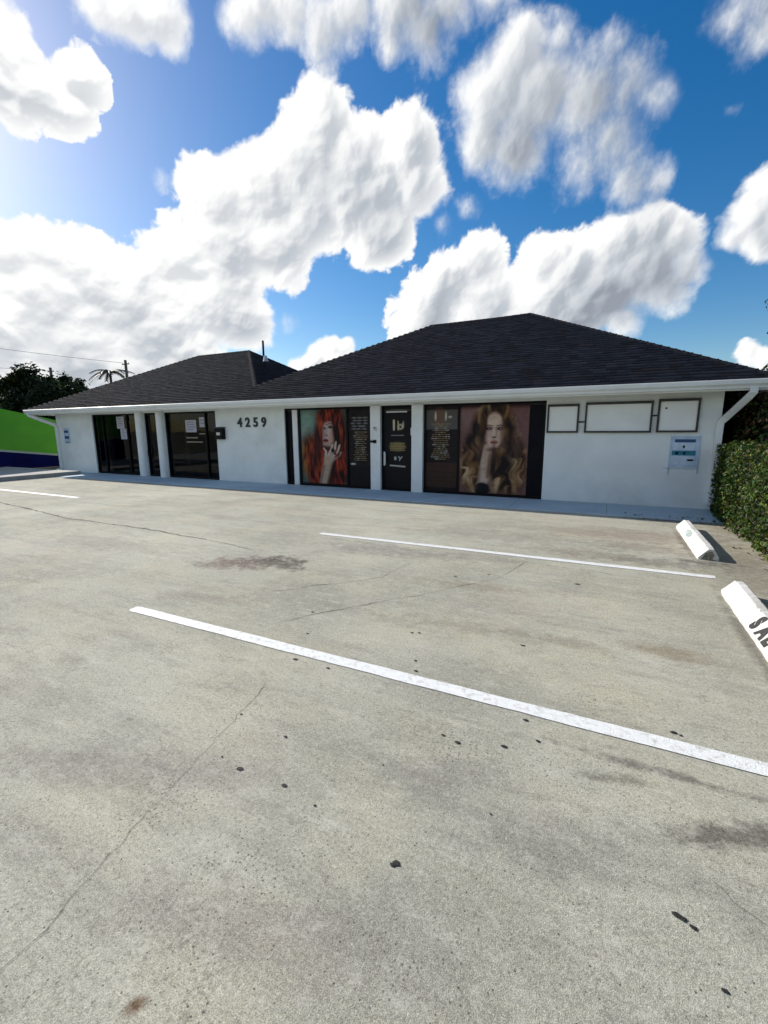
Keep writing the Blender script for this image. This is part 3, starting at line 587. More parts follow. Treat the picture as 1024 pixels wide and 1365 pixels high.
# ---- prints: colour grids painted in numpy
def fbm2(u, v, f, seed, oct=4):
    r = np.random.RandomState(seed); s = np.zeros_like(u); a = 1
    for k in range(oct):
        g = r.rand(64, 64); x = u*f*2**k; y = v*f*2**k; i = np.floor(x).astype(int); j = np.floor(y).astype(int); fx = x-i; fy = y-j; fx = fx*fx*(3-2*fx); fy = fy*fy*(3-2*fy)
        G = lambda a_, b_: g[a_ % 64, b_ % 64]
        s += a*((G(i, j)*(1-fx)+G(i+1, j)*fx)*(1-fy)+(G(i, j+1)*(1-fx)+G(i+1, j+1)*fx)*fy-.5); a *= .5
    return s
class Paint:
    def __init__(s, w_, h_, res=.011, bg=(0, 0, 0)):
        s.nx, s.ny = int(w_/res)+1, int(h_/res)+1
        s.u, s.v = np.meshgrid(np.linspace(0, 1, s.nx), np.linspace(0, 1, s.ny)); s.asp = h_/w_; s.c = np.zeros((s.ny, s.nx, 3))+np.array(bg)
    def lay(s, m, col): m = np.clip(m, 0, 1)[..., None]; s.c = s.c*(1-m)+np.array(col)*m; return s
    def ell(s, x, y, rx, ry, col, soft=.2, rot=0, a=1):
        dx, dy = s.u-x, (s.v-y)*s.asp; ry = ry*s.asp; c, n = math.cos(rot), math.sin(rot); d = np.hypot((dx*c+dy*n)/rx, (-dx*n+dy*c)/ry); return s.lay(a*np.clip((1+soft-d)/(2*soft), 0, 1), col)
    def stroke(s, pts, w0, w1, col, a=1, soft=.5):
        pts = np.array(pts, float); best = np.full(s.u.shape, 9.0)
        for k in range(len(pts)-1):
            p, q = pts[k]*[1, s.asp], pts[k+1]*[1, s.asp]; d = q-p; L2 = d@d+1e-9
            t = np.clip(((s.u-p[0])*d[0]+(s.v*s.asp-p[1])*d[1])/L2, 0, 1); wd = w0+(w1-w0)*(k+t)/(len(pts)-1)
            best = np.minimum(best, np.hypot(s.u-p[0]-t*d[0], s.v*s.asp-p[1]-t*d[1])/wd)
        return s.lay(a*np.clip((1+soft-best)/(2*soft), 0, 1), col)
    def build(s, name, x0, x1, z0, z1, y, m, parent=None):
        X = x0+s.u*(x1-x0); Z = z1-s.v*(z1-z0); co = np.stack([X, np.full(X.shape, y), Z], -1).reshape(-1, 3)
        i = np.arange(s.nx*s.ny).reshape(s.ny, s.nx); f = np.stack([i[1:, :-1], i[1:, 1:], i[:-1, 1:], i[:-1, :-1]], -1).reshape(-1, 4)
        me = mesh_np(name, co, f); set_tint(me, np.clip(s.c, 0, 1).reshape(-1, 3), 'POINT'); me.materials.append(m); return link(name, me, parent)
M_print = attr_mat('printed_vinyl', .5, .15, 1.2)
p = Paint(1.44, 1.95, bg=(.05, .085, .075)); R_ = random.Random(4)
def strands(p, mask, f, wave, amp, seed, cols, flow=0.0):
    """hair: noise drawn out along waving strands, as a print"""
    low = fbm2(p.u*1.0, p.v*1.6, 3, seed, 2); uw = p.u+amp*np.sin(p.v*wave+5*low+p.u*3)+flow*p.v
    n = fbm2(uw, p.v*.22, f, seed+1, 3)*.9+fbm2(uw, p.v*.7, f*.35, seed+2, 2)*.7
    n = np.clip(n*1.1+.45+low*.5, 0, .999)*(len(cols)-1); i = n.astype(int); t = (n-i)[..., None]; c = np.array(cols)
    c = c[i]*(1-t)+c[np.minimum(i+1, len(cols)-1)]*t; m = np.clip(mask, 0, 1)[..., None]; p.c = p.c*(1-m)+c*m
def em(p, x, y, rx, ry, soft=.15, rot=0):
    dx, dy = p.u-x, p.v-y; c, n = math.cos(rot), math.sin(rot); d = np.hypot((dx*c+dy*n)/rx, (-dx*n+dy*c)/ry); return np.clip((1+soft-d)/(2*soft), 0, 1)
p.ell(.12, .14, .2, .16, (.15, .24, .20), .6).ell(.08, .33, .14, .09, (.20, .27, .24), .6).ell(.05, .45, .08, .12, (.12, .12, .10), .6)
REDS = [(.008, .002, .003), (.030, .004, .004), (.085, .009, .006), (.20, .022, .009), (.34, .05, .015)]
ORG = [(.03, .008, .004), (.12, .03, .008), (.26, .08, .015), (.30, .11, .025)]
strands(p, em(p, .17, .62, .15, .32, .3), 22, 9, .02, 3, ORG)
strands(p, np.maximum(em(p, .66, .45, .34, .60, .12), em(p, .40, .75, .28, .45, .2)), 26, 8, .020, 11, REDS)
p.ell(.34, .42, .07, .24, (.006, .004, .006), .5, .1, .9).ell(.33, .70, .10, .16, (.010, .003, .004), .6, 0, .7).ell(.95, .55, .08, .5, (.012, .003, .004), .5, 0, .6)
p.ell(.62, .30, .135, .17, (.40, .29, .26), .12, .12).ell(.555, .40, .075, .075, (.38, .26, .23), .25).ell(.58, .47, .09, .035, (.34, .22, .19), .4)
p.ell(.50, .30, .03, .12, (.14, .08, .08), .6, 0, .7).ell(.70, .38, .06, .10, (.25, .15, .10), .6, 0, .7)
strands(p, em(p, .80, .26, .11, .28, .25, -.12)+em(p, .60, .09, .24, .085, .3), 26, 7, .02, 21, REDS)
p.stroke([(.56, .208), (.64, .190), (.72, .20)], .008, .010, (.05, .015, .012), .85).ell(.655, .238, .050, .018, (.02, .015, .018), .35).ell(.53, .250, .028, .014, (.03, .02, .02), .35).ell(.655, .222, .055, .012, (.10, .06, .06), .5, 0, .7)
p.stroke([(.585, .25), (.548, .335), (.585, .350)], .008, .012, (.20, .11, .10), .7).ell(.565, .345, .03, .008, (.12, .05, .05), .5)
p.ell(.545, .415, .058, .024, (.15, .008, .014), .22).stroke([(.495, .414), (.60, .418)], .005, .005, (.03, .0, .005), .95).ell(.55, .425, .02, .006, (.30, .06, .06), .5)
p.ell(.56, .51, .10, .03, (.03, .012, .012), .5, 0, .8)
for q_ in (((.60, .64), (.74, .52), (.765, .425)), ((.64, .66), (.80, .56), (.845, .465)), ((.57, .64), (.655, .54), (.70, .455)), ((.62, .69), (.83, .63), (.87, .56)), ((.54, .62), (.545, .56), (.50, .52))):
    p.stroke([(a_+.008, b_+.008) for a_, b_ in q_], .036, .020, (.06, .02, .015), .7, .4); p.stroke(q_, .030, .016, (.42, .32, .27), 1, .3)
for x_, y_ in ((.765, .42), (.845, .46), (.70, .45), (.87, .555)): p.ell(x_, y_, .013, .010, (.02, .004, .006), .3)
p.ell(.60, .67, .095, .065, (.40, .30, .24), .3).stroke([(.60, .69), (.52, .86), (.46, 1.02)], .090, .080, (.35, .25, .18), 1, .2).stroke([(.50, .76), (.41, 1.0)], .02, .02, (.12, .06, .045), .7).stroke([(.66, .72), (.57, .98)], .02, .03, (.14, .07, .05), .6)
p.ell(.695, .545, .038, .032, (.006, .005, .006), .3).ell(.745, .59, .024, .018, (.006, .005, .006), .3)
strands(p, em(p, .84, .82, .16, .24, .3), 26, 8, .02, 31, REDS)
p.c *= (1+.18*fbm2(p.u, p.v*2, 18, 1))[..., None]
po = p.build('print_face', -7.43, -5.99, .08, 2.03, WY+.004, M_print)
def poster(face, x0, x1, z0, z1, y, label):
    t = thing('window_poster', label, 'poster', 'large portrait posters behind the shop glass'); face.parent = t
    MB().box(x0-.004, x1+.004, y+.001, y+.0035, z0-.004, z1+.004).build('backing_sheet', M_dark, t); return t
poster(po, -7.43, -5.99, .08, 2.03, WY+.004, 'poster of a red haired woman with her hand raised to her chin')
p = Paint(1.56, 1.97, bg=(.12, .062, .055))
p.ell(.15, .12, .3, .14, (.17, .10, .10), .6).ell(.9, .2, .2, .25, (.14, .07, .075), .6).lay(np.clip((.055-p.v)/.04, 0, 1), (.03, .01, .012))
BR = [(.008, .005, .006), (.022, .011, .009), (.060, .028, .014), (.14, .072, .032), (.25, .15, .072), (.40, .28, .16)]
DK = [(.008, .005, .007), (.02, .011, .012), (.05, .027, .022), (.09, .05, .034)]
strands(p, np.maximum.reduce([em(p, .21, .66, .19, .37, .15), em(p, .76, .66, .23, .38, .15), em(p, .50, .28, .33, .29, .12)]), 15, 21, .050, 5, BR)
strands(p, np.maximum(em(p, .35, .34, .085, .30, .4, .08), em(p, .76, .40, .13, .26, .4, -.1))*.9, 18, 14, .03, 15, DK)
strands(p, em(p, .46, .12, .22, .08, .4)*.85, 20, 6, .02, 25, BR[1:5])
p.stroke([(.44, .48), (.41, .64), (.37, .84)], .070, .085, (.38, .27, .20), 1, .2).ell(.37, .82, .09, .05, (.42, .31, .24), .3).stroke([(.47, .55), (.44, .8)], .025, .03, (.16, .09, .06), .8, .7)
p.ell(.515, .285, .142, .195, (.42, .29, .235), .10).ell(.515, .43, .075, .055, (.42, .29, .235), .25).ell(.50, .20, .10, .06, (.48, .36, .29), .6)
p.ell(.635, .33, .035, .14, (.15, .08, .06), .6, 0, .8).ell(.395, .32, .025, .12, (.18, .10, .07), .6, 0, .7).ell(.51, .50, .10, .025, (.08, .035, .025), .5, 0, .9)
for x_ in (.437, .602):
    p.ell(x_, .262, .060, .026, (.10, .06, .055), .5, 0, .85).ell(x_, .266, .045, .013, (.012, .008, .010), .35).ell(x_+.004, .267, .010, .006, (.30, .26, .25), .4)
p.stroke([(.37, .240), (.44, .226), (.49, .236)], .009, .006, (.06, .03, .02), .9).stroke([(.55, .236), (.60, .226), (.67, .240)], .006, .009, (.06, .03, .02), .9)
p.stroke([(.545, .26), (.552, .335)], .010, .014, (.24, .14, .11), .7).ell(.52, .362, .034, .010, (.09, .035, .03), .45).stroke([(.505, .27), (.51, .34)], .010, .012, (.52, .40, .33), .5)
p.ell(.52, .418, .056, .021, (.26, .10, .085), .25).stroke([(.47, .417), (.57, .417)], .004, .004, (.05, .012, .012), .95)
strands(p, em(p, .70, .24, .065, .24, .3, -.15)+em(p, .36, .22, .05, .22, .3, .12), 16, 12, .02, 35, BR[:5])
p.ell(.36, .95, .12, .075, (.006, .006, .008), .12)
strands(p, np.maximum(em(p, .62, .74, .16, .26, .25), em(p, .18, .76, .14, .22, .25)), 13, 24, .055, 45, BR)
strands(p, em(p, .52, .66, .035, .22, .4)*.9, 18, 10, .02, 55, DK)
p.c *= (1+.2*fbm2(p.u, p.v*2, 20, 2))[..., None]
po = p.build('print_face', -3.01, -1.50, .06, 2.03, WY+.004, M_print)
poster(po, -3.01, -1.50, .06, 2.03, WY+.004, 'poster of a woman with long golden brown curls facing forward')
def text_panel(w_, h_, seed, top, kind):
    p = Paint(w_, h_, bg=(.012, .009, .010)); r = random.Random(seed); p.c *= (1+.9*fbm2(p.u, p.v*3, 4, seed))[..., None]
    gold = (.24, .17, .085); pale = (.40, .38, .32)
    if top: p.lay(np.where((p.v > .05) & (p.v < .27), .75, 0), top)  # grey upper band: a reflection on the glass painted into the print
    if kind == 'w3': 
        for k in range(5):
            for q in range(3): p.ell(.25+.22*q+r.uniform(-.05, .05), .12+.035*k, .09, .009, (.22, .22, .23), .6, 0, .6)
        p.ell(.2, .71, .10, .012, (.45, .45, .38), .5).ell(.45, .86, .45, .14, (.006, .006, .008), .3)
        ys = np.arange(.30, .66, .024); cx_ = .52; wd = .30
    else:
        p.ell(.42, .12, .20, .09, (.16, .07, .03), .4, 0, .5).ell(.30, .12, .03, .05, pale, .3).ell(.62, .12, .03, .05, pale, .3).stroke([(.36, .19), (.48, .24), (.52, .2)], .01, .01, gold, .7).ell(.75, .13, .05, .012, pale, .5)
        p.lay(np.where((p.v > .66) & (p.v < .95), .6, 0), (.06, .028, .018))
        for v in (.70, .77, .83, .88): p.stroke([(.1, v), (.9, v+.004)], .01, .01, (.02, .01, .008), .7)
        ys = np.arange(.21, .62, .024); cx_ = .47; wd = .30
    for k, y in enumerate(ys):
        h = wd*(.55+.45*r.random())*(1 if k % 6 else 1.1); x = cx_-h
        while x < cx_+h:
            l = r.uniform(.03, .10); p.stroke([(x, y), (min(x+l, cx_+h), y)], .011, .011, gold if r.random() < .75 else pale, .75); x += l+.035
    return p
p = text_panel(.70, 1.97, 5, None, 'w3'); o = p.build('service_list_decal', -5.95, -5.27, .06, 2.03, WY+.004, M_print)
tag(o, 'dark panel of small gold writing beside the red haired poster', 'window decal')
p = text_panel(.80, 1.97, 6, (.10, .095, .09), 'w4'); o = p.build('service_list_decal', -3.83, -3.05, .06, 2.03, WY+.004, M_print)
tag(o, 'dark price list decal with gold heading left of the curly haired poster', 'window decal')
p = Paint(.76, 1.96, bg=(.006, .006, .007)); gold = (.30, .25, .12); pale = (.50, .48, .42)
p.ell(.5, .035, .40, .012, (.10, .10, .09), .5)
p.stroke([(.37, .16), (.37, .27)], .035, .030, (.46, .42, .31), 1, .3).stroke([(.52, .17), (.52, .27)], .022, .022, (.36, .30, .20), 1, .3).ell(.60, .235, .10, .034, (.40, .34, .22), .3).ell(.60, .235, .045, .016, (.01, .01, .01), .3).ell(.70, .21, .03, .04, pale, .4, 0, .6)
r_ = random.Random(2)
for v, wd in ((.34, .22),): p.stroke([(.5-wd, v), (.5+wd, v)], .014, .014, (.22, .21, .21), .8)
p.ell(.5, .48, .27, .055, (.13, .095, .035), .3); 
for k in range(5):
    x = .24
    while x < .74: l = r_.uniform(.03, .08); p.stroke([(x, .435+.022*k), (x+l, .435+.022*k)], .012, .012, gold, .7); x += l+.03
p.ell(.42, .625, .04, .022, (.40, .40, .42), .4).stroke([(.54, .605), (.60, .625), (.57, .65)], .02, .016, (.36, .36, .38), .9).stroke([(.66, .605), (.59, .63)], .018, .016, (.34, .34, .36), .9)
p.stroke([(.24, .715), (.76, .725)], .022, .022, (.40, .38, .32), 1, .35)
o = p.build('door_decal', -4.94, -4.19, .07, 2.02, WY+.004, M_print); tag(o, 'gold and white salon lettering on the black entrance door', 'door decal')
# house number
for i, ch in enumerate('4259'):
    me = text_mesh(ch, .36, .012, .010); me.materials.append(M_stencil)
    o = link('house_number', me); o.rotation_euler = (math.radians(90), 0, 0); o.location = (-9.60+i*.295, D-.014, 1.60); tag(o, ['black numeral 4 at the left of the house number', 'black numeral 2 second in the house number', 'black numeral 5 third in the house number', 'black numeral 9 at the right end of the house number'][i], 'house number', 'house number digits on the white wall')
# mailbox and small fittings
mb = thing('mailbox', 'black metal mailbox on the white wall right of a shop window', 'mailbox')
MB().box(-10.42, -10.10, D-.13, D-.003, 1.24, 1.55).build('box', M_black, mb, bevel=.008)
MB().add([(-10.435, D-.15, 1.50), (-10.085, D-.15, 1.50), (-10.085, D-.003, 1.585), (-10.435, D-.003, 1.585), (-10.435, D-.15, 1.512), (-10.085, D-.15, 1.512), (-10.085, D-.003, 1.597), (-10.435, D-.003, 1.597)], [(0, 1, 2, 3), (4, 5, 6, 7), (0, 1, 5, 4), (1, 2, 6, 5), (2, 3, 7, 6), (3, 0, 4, 7)]).build('lid', M_black, mb)
MB().box(-10.33, -10.19, D-.136, D-.131, 1.36, 1.44).build('name_plate', M_alu, mb)
t = thing('doorbell', 'small dark round doorbell fitting on the white post left of entrance door', 'doorbell')
MB().box(-5.17, -5.08, D-.075, D-.047, 1.17, 1.25).build('housing', M_black, t, bevel=.01); MB().tube([(-5.2, D-.06, 1.21), (-5.2, D-.10, 1.21)], .03, 10).build('button', M_black, t)
t = thing('intercom', 'small grey intercom plate above the doorbell on the white post', 'intercom')
MB().box(-5.16, -5.08, D-.07, D-.047, 1.47, 1.57).build('plate', M_alu, t, bevel=.006); MB().box(-5.14, -5.10, D-.075, D-.071, 1.52, 1.55).build('grille', M_black, t)
# three blank sign boards
for (x0, x1, z0, z1, lb) in ((-1.13, -.53, 1.415, 1.985, 'leftmost small blank white sign board in a black frame'), (-.42, .74, 1.415, 2.005, 'wide middle blank white sign board in a black frame'), (.82, 1.47, 1.42, 2.03, 'rightmost small blank white sign board with a dark spot')):
    t = thing('sign_board', lb, 'sign', 'blank framed sign boards on the right wall'); f = .035
    MB().box(x0, x1, D-.06, D-.003, z0, z0+f).box(x0, x1, D-.06, D-.003, z1-f*1.4, z1).box(x0, x0+f, D-.06, D-.003, z0+f, z1-f*1.4).box(x1-f, x1, D-.06, D-.003, z0+f, z1-f*1.4).build('frame', M_frame, t, bevel=.003)
    MB().box(x0+f, x1-f, D-.035, D-.025, z0+f, z1-f*1.4).build('panel', M_signwhite, t)
    if x0 > .8: MB().tube([(x0+.13, D-.045, z1-.17), (x0+.13, D-.036, z1-.17)], .018, 8).build('hole', M_stencil, t)
    if x0 < .5: MB().box(x1+.002, x1+(.108 if x0 < -1 else .078), D-.02, D-.004, z0+.2 if x0 < -1 else z0+.3, (z0+.2 if x0 < -1 else z0+.3)+.025).build('bracket', M_black, t)
# banners
def banner(name, x0, x1, z0, z1, lb, bands, y=D-.012):
    t = thing(name, lb, 'banner'); MB().box(x0, x1, y, y+.006, z0, z1).build('sheet', M_signpale, t); h = z1-z0
    for (a, b_, m, xa, xb) in bands: MB().box(x0+(x1-x0)*xa, x0+(x1-x0)*xb, y-.002, y-.0005, z0+h*a, z0+h*b_).build('printed_band', m, t)
    return t
t = banner('notice_banner', 1.09, 1.53, .78, 1.35, 'pale blue banner with navy and teal bands taped below the sign boards', [(.80, .90, M_signnavy, .12, .86), (.38, .53, M_signteal, .05, .90), (.56, .78, M_bannerlight, .08, .84), (.62, .70, M_ink, .42, .50), (.08, .34, M_bannerlight, .06, .84), (.20, .26, M_signpale, .62, .84), (.42, .49, M_signpale, .18, .28), (.42, .49, M_signpale, .46, .54)])
MB().box(1.075, 1.09, D-.014, D-.003, .62, 1.36).box(1.53, 1.545, D-.014, D-.003, .66, 1.36).box(1.0, 1.545, D-.014, D-.003, .745, .76).build('frame', M_signpale, t)
banner('window_card', -18.22, -17.86, 1.05, 1.62, 'small pale card with two navy bands by the left wall corner', [(.68, .84, M_signnavy, .1, .8), (.30, .48, M_signnavy, .1, .85), (.05, .12, M_ink, .1, .8)])

# ------------------------------------------------------------------ wheel stops
def wheel_stop(x, y0, y1, label, seed):
    t = thing('wheel_stop', label, 'wheel stop', 'white concrete wheel stops at the right', loc=(x, .5*(y0+y1), 0))
    r = np.random.RandomState(seed); prof = [(0, 0), (0, .028), (.012, .045), (.088, .128), (.098, .134), (.150, .134), (.160, .128), (.205, .045), (.21, .03), (.21, 0)]
    n = 44; Y = np.linspace(-(y1-y0)/2, (y1-y0)/2, n); vs = []; k = len(prof)
    for i, yy in enumerate(Y):
        e = max(0, 1-min(i, n-1-i)/1.5)
        for (a, z) in prof:
            j = r.normal(size=2)*.0016; vs.append((a+(.105-a)*.06*e+j[0], yy, max(0, z*(1-.05*e)+(j[1] if z > .01 else 0))))
    fs = [(i*k+j, i*k+j+1, (i+1)*k+j+1, (i+1)*k+j) for i in range(n-1) for j in range(k-1)]
    MB().add(vs, fs+[tuple(range(k)), tuple((n-1)*k+j for j in range(k))[::-1]]).build('block', M_stop, t)
    return t
s1 = wheel_stop(1.05, 6.10, 7.97, 'white wheel stop nearer the building with a faded patch and broken end', 1)
s2 = wheel_stop(1.05, 3.02, 4.90, 'white wheel stop at the right edge with black stencilled letters', 2)
yn = -.935
MB().add([(.03, yn-.004, .0), (.075, yn-.004, .085), (.13, yn-.004, .105), (.16, yn-.004, .06), (.14, yn-.004, .015), (.19, yn-.004, .0), (.03, yn+.03, .0), (.075, yn+.03, .085), (.13, yn+.03, .105), (.16, yn+.03, .06), (.14, yn+.03, .015), (.19, yn+.03, .0)], [(0, 1, 2, 3, 4, 5), (0, 1, 7, 6), (1, 2, 8, 7), (2, 3, 9, 8), (3, 4, 10, 9), (4, 5, 11, 10)]).build('broken_end', M_bare, s1)
sa = math.atan2(.083, .076)
def on_slope(me, y, s_, name, m, par, lift=.0035):     # local x runs towards -Y, local y up the slope
    me.materials.append(m); o = link(name, me, par); ex = Vector((0, -1, 0)); ey = Vector((math.cos(sa), 0, math.sin(sa))); ez = ex.cross(ey)
    org = Vector((.012, y, .045))+ey*s_+ez*lift
    o.matrix_local = Matrix([[ex[i], ey[i], ez[i], org[i]] for i in range(3)]+[[0, 0, 0, 1]]); return o
for i, ch in enumerate('SALON'): on_slope(text_mesh(ch, .165, .0006, .010), .055-.145*i, .002, 'stencil_letter', M_stencil, s2)
M_fade = mat('faded_grey_patch', (.26, .32, .31), .7, var=.3, scale=40, dirt=(.7, .7, .68, .9))
patch = bpy.data.meshes.new('faded_patch'); q = random.Random(3); pv_ = [(.20*math.cos(t)*(.8+.3*q.random()), .052+.048*math.sin(t)*(.8+.3*q.random()), 0) for t in [k*2*math.pi/18 for k in range(18)]]
patch.from_pydata(pv_, [], [tuple(range(18))]); on_slope(patch, .12, .006, 'faded_patch', M_fade, s1, .003)

# ------------------------------------------------------------------ plants
def leaves(name, C, Nn, size, cols, parent, m, seed=0, asp=1.9, fold=.25):
    """C centres, Nn preferred normals; each leaf a folded pair of triangles/quad"""
    r = np.random.RandomState(seed); n = len(C); Nn = Nn+r.normal(size=(n, 3))*.75; Nn /= np.linalg.norm(Nn, axis=1)[:, None]
    T_ = np.cross(Nn, r.normal(size=(n, 3))); T_ /= np.linalg.norm(T_, axis=1)[:, None]; B_2 = np.cross(Nn, T_); s = (size*(.6+.8*r.rand(n)))[:, None]
    v = np.stack([C-T_*s*asp/2, C+B_2*s/2+Nn*s*fold, C+T_*s*asp/2, C-B_2*s/2+Nn*s*fold], 1).reshape(-1, 3)
    i = np.arange(n)*4; f = np.concatenate([np.stack([i, i+1, i+2], 1), np.stack([i, i+2, i+3], 1)])
    me = mesh_np(name, v, f); c = np.array(cols)[r.randint(len(cols), size=n)]*(.65+.7*r.rand(n))[:, None]
    set_tint(me, np.repeat(c, 4, 0), 'POINT'); me.materials.append(m); return link(name, me, parent)
M_leaf = attr_mat('green_leaf', .5, .2, .82, .2)
GR = [(.030, .072, .010), (.045, .10, .012), (.018, .045, .010), (.085, .145, .018), (.03, .08, .010), (.13, .17, .02), (.015, .03, .008), (.09, .06, .02)]
def hedge(x0, x1, y0, y1, h, label, n, size, cols, seed, lump=.07, rh=None):
    t = thing('hedge', label, 'hedge'); r = np.random.RandomState(seed)
    pick = r.rand(n); A = np.array([(y1-y0)*h, (x1-x0)*(y1-y0), (x1-x0)*h, (x1-x0)*h, (y1-y0)*h]); A = np.cumsum(A/A.sum())
    u, v = r.rand(n), r.rand(n); C = np.zeros((n, 3)); Nn = np.zeros((n, 3)); k = np.searchsorted(A, pick)
    for i, (fx, nn) in enumerate(((lambda u, v: (x0+0*u, y0+u*(y1-y0), v*h), (-1, 0, .3)), (lambda u, v: (x0+u*(x1-x0), y0+v*(y1-y0), h+0*u), (0, 0, 1)), (lambda u, v: (x0+u*(x1-x0), y0+0*u, v*h), (0, -1, .3)), (lambda u, v: (x0+u*(x1-x0), y1+0*u, v*h), (0, 1, .3)), (lambda u, v: (x1+0*u, y0+u*(y1-y0), v*h), (1, 0, .3)))):
        s = k == i; C[s] = np.stack(fx(u[s], v[s]), 1); Nn[s] = nn
    w_ = lump*(np.sin(C[:, 1]*3.1)+np.sin(C[:, 2]*6+C[:, 1]*5)+np.sin(C[:, 0]*4+C[:, 1]*1.7))*.5+np.abs(r.normal(size=n))*-.055+r.rand(n)*.035
    w_ += (r.rand(n) < .05)*r.rand(n)*.10
    C += Nn*w_[:, None]; C[:, 2] = np.maximum(C[:, 2], .02)
    low = C[:, 2] < .1; C[low, 0] += .05*r.rand(low.sum())
    leaves('foliage', C, Nn, size, cols, t, M_leaf, seed)['kind'] = 'stuff'
    m = mat('hedge_inner_twigs', (.025, .03, .012), 1, var=.4, scale=12)
    MB().box(x0+.14, x1-.14, y0+.14, y1-.14, .0, h-.14).build('twigs', m, t); st = MB()
    for y in np.arange(y0+.2, y1, .45): st.tube([(x0+.2, y, 0), (x0+.12+.05*math.sin(y*9), y+.05, .35)], [.016, .01], 6)
    st.build('stems', M_bark, t, kind='stuff'); return t
hedge(1.75, 2.9, 2.0, 9.80, 1.22, 'clipped green hedge along the right edge of the parking lot', 52000, .027, GR, 21)
RD = [(.11, .11, .04), (.20, .10, .06), (.07, .11, .035), (.30, .15, .09), (.09, .15, .04), (.04, .06, .022)]
hedge(2.35, 4.6, 9.75, 15.5, 2.35, 'tall reddish brown shrub hedge behind the clipped hedge beside the building', 22000, .045, RD, 22, .16)
def tree(name, label, x, y, h, crown, n, size, cols, seed, trunk=.16, group=None, cat='tree'):
    t = thing(name, label, cat, group, loc=(x, y, 0)); r = np.random.RandomState(seed); tr = MB(); base = crown[0]
    tr.tube([(0, 0, -.05), (.05, .03, h*.25), (-.06, .02, h*.45), (0, 0, h*.6)], [trunk, trunk*.8, trunk*.65, trunk*.4], 9)
    for (cx, cy, cz, rr) in crown: tr.tube([(0, 0, h*.38), (cx*.5, cy*.5, (h*.42+cz)*.5), (cx, cy, cz)], [trunk*.5, trunk*.3, trunk*.1], 6)
    tr.build('trunk', M_bark, t, smooth=True); C, Nn = [], []
    for (cx, cy, cz, rr) in crown:
        k = 26
        for j in range(k):
            d = r.normal(size=3); d /= np.linalg.norm(d); d[2] = d[2]*.8+.15; c = np.array([cx, cy, cz])+d*rr*(.55+.5*r.rand()); q = r.normal(size=(n//k, 3)); q *= rr*.17
            C.append(c+q); Nn.append(np.repeat((d+np.array([0, 0, .5]))[None], n//k, 0))
    leaves('crown', np.concatenate(C), np.concatenate(Nn), size, cols, t, M_leaf, seed)['kind'] = 'stuff'; return t
DG = [(.016, .030, .009), (.022, .042, .011), (.011, .02, .007), (.034, .055, .014)]
c = at(40, 560, 19); tree('leafy_tree', 'dark bushy tree rising behind the green wall at the left', c[0], 19, 5.2, [(-2.4, 0, 2.7, 1.5), (-1.0, .4, 4.0, 1.5), (.9, 0, 4.2, 1.6), (-3.6, .5, 2.2, 1.1), (2.3, .4, 3.4, 1.3), (0, 0, 2.6, 1.9), (2.6, -.4, 2.0, 1.2)], 5200, .17, DG, 31)
c = at(95, 560, 21); tree('leafy_tree', 'smaller round dark tree just right of the bushy tree', c[0], 21, 4.6, [(0, 0, 4.2, 1.3), (-1.3, .2, 3.4, 1.3), (1.4, 0, 3.4, 1.2), (2.6, .2, 2.6, 1.0), (.3, 0, 2.5, 1.5)], 4200, .17, DG, 32)
c = at(6, 545, 24); tree('leafy_tree', 'thin pale shrub at the far left edge above the green wall', c[0]+.6, 24, 3.0, [(0, 0, 2.6, .9), (-1.2, .2, 2.2, .8), (1.0, 0, 2.1, .8)], 300, .12, GR, 33, .06)
tree('leafy_tree', 'tree at the right edge of the picture beyond the roof', 7.3, 22, 6.8, [(-1.7, 0, 5.9, .55), (-1.2, .3, 4.8, .8), (.2, 0, 5.8, 1.4), (1.4, 0, 5.0, 1.5), (-.3, 0, 3.9, 1.3)], 700, .11, DG, 34)
# palm
pb = at(146, 494, 32)
pt = thing('palm_tree', 'palm tree with ragged fronds seen above the left roof', 'palm', loc=(pb[0], 32, 0))
MB().tube([(0, 0, 0), (.15, 0, 2.5), (.05, 0, pb[2]-.1)], [.2, .15, .12], 9).build('trunk', M_bark, pt, smooth=True)
r = random.Random(5); M_palm = mat('palm_leaf', (.02, .03, .012), .6, var=.35, scale=3)
for k in range(13):
    a = 2*math.pi*k/13+r.uniform(-.2, .2); L_ = r.uniform(1.8, 2.6); rise = r.uniform(-.1, 1.0); m = MB(); pts = []
    for s in np.linspace(0, 1, 9): pts.append(Vector((math.cos(a)*L_*s*.95, math.sin(a)*L_*s*.95, pb[2]-.1+rise*s-1.25*s*s*(1.1-rise*.35))))
    m.tube(pts, [.03-.003*i for i in range(9)], 5); side = Vector((-math.sin(a), math.cos(a), 0))
    for i in range(1, 9):
        for sg in (-1, 1):
            for f_ in (0, .5):
                p0 = pts[i].lerp(pts[i-1], f_); ln = .42*(1-.4*i/9)*r.uniform(.7, 1.1); d = (pts[i]-pts[i-1]).normalized()
                ln *= 1.35; tip = p0+side*sg*ln*.75+d*ln*.5-Vector((0, 0, ln*.45)); m.add([p0-d*.09, p0+d*.09, tip], [(0, 1, 2)])
    m.build('frond', M_palm, pt)
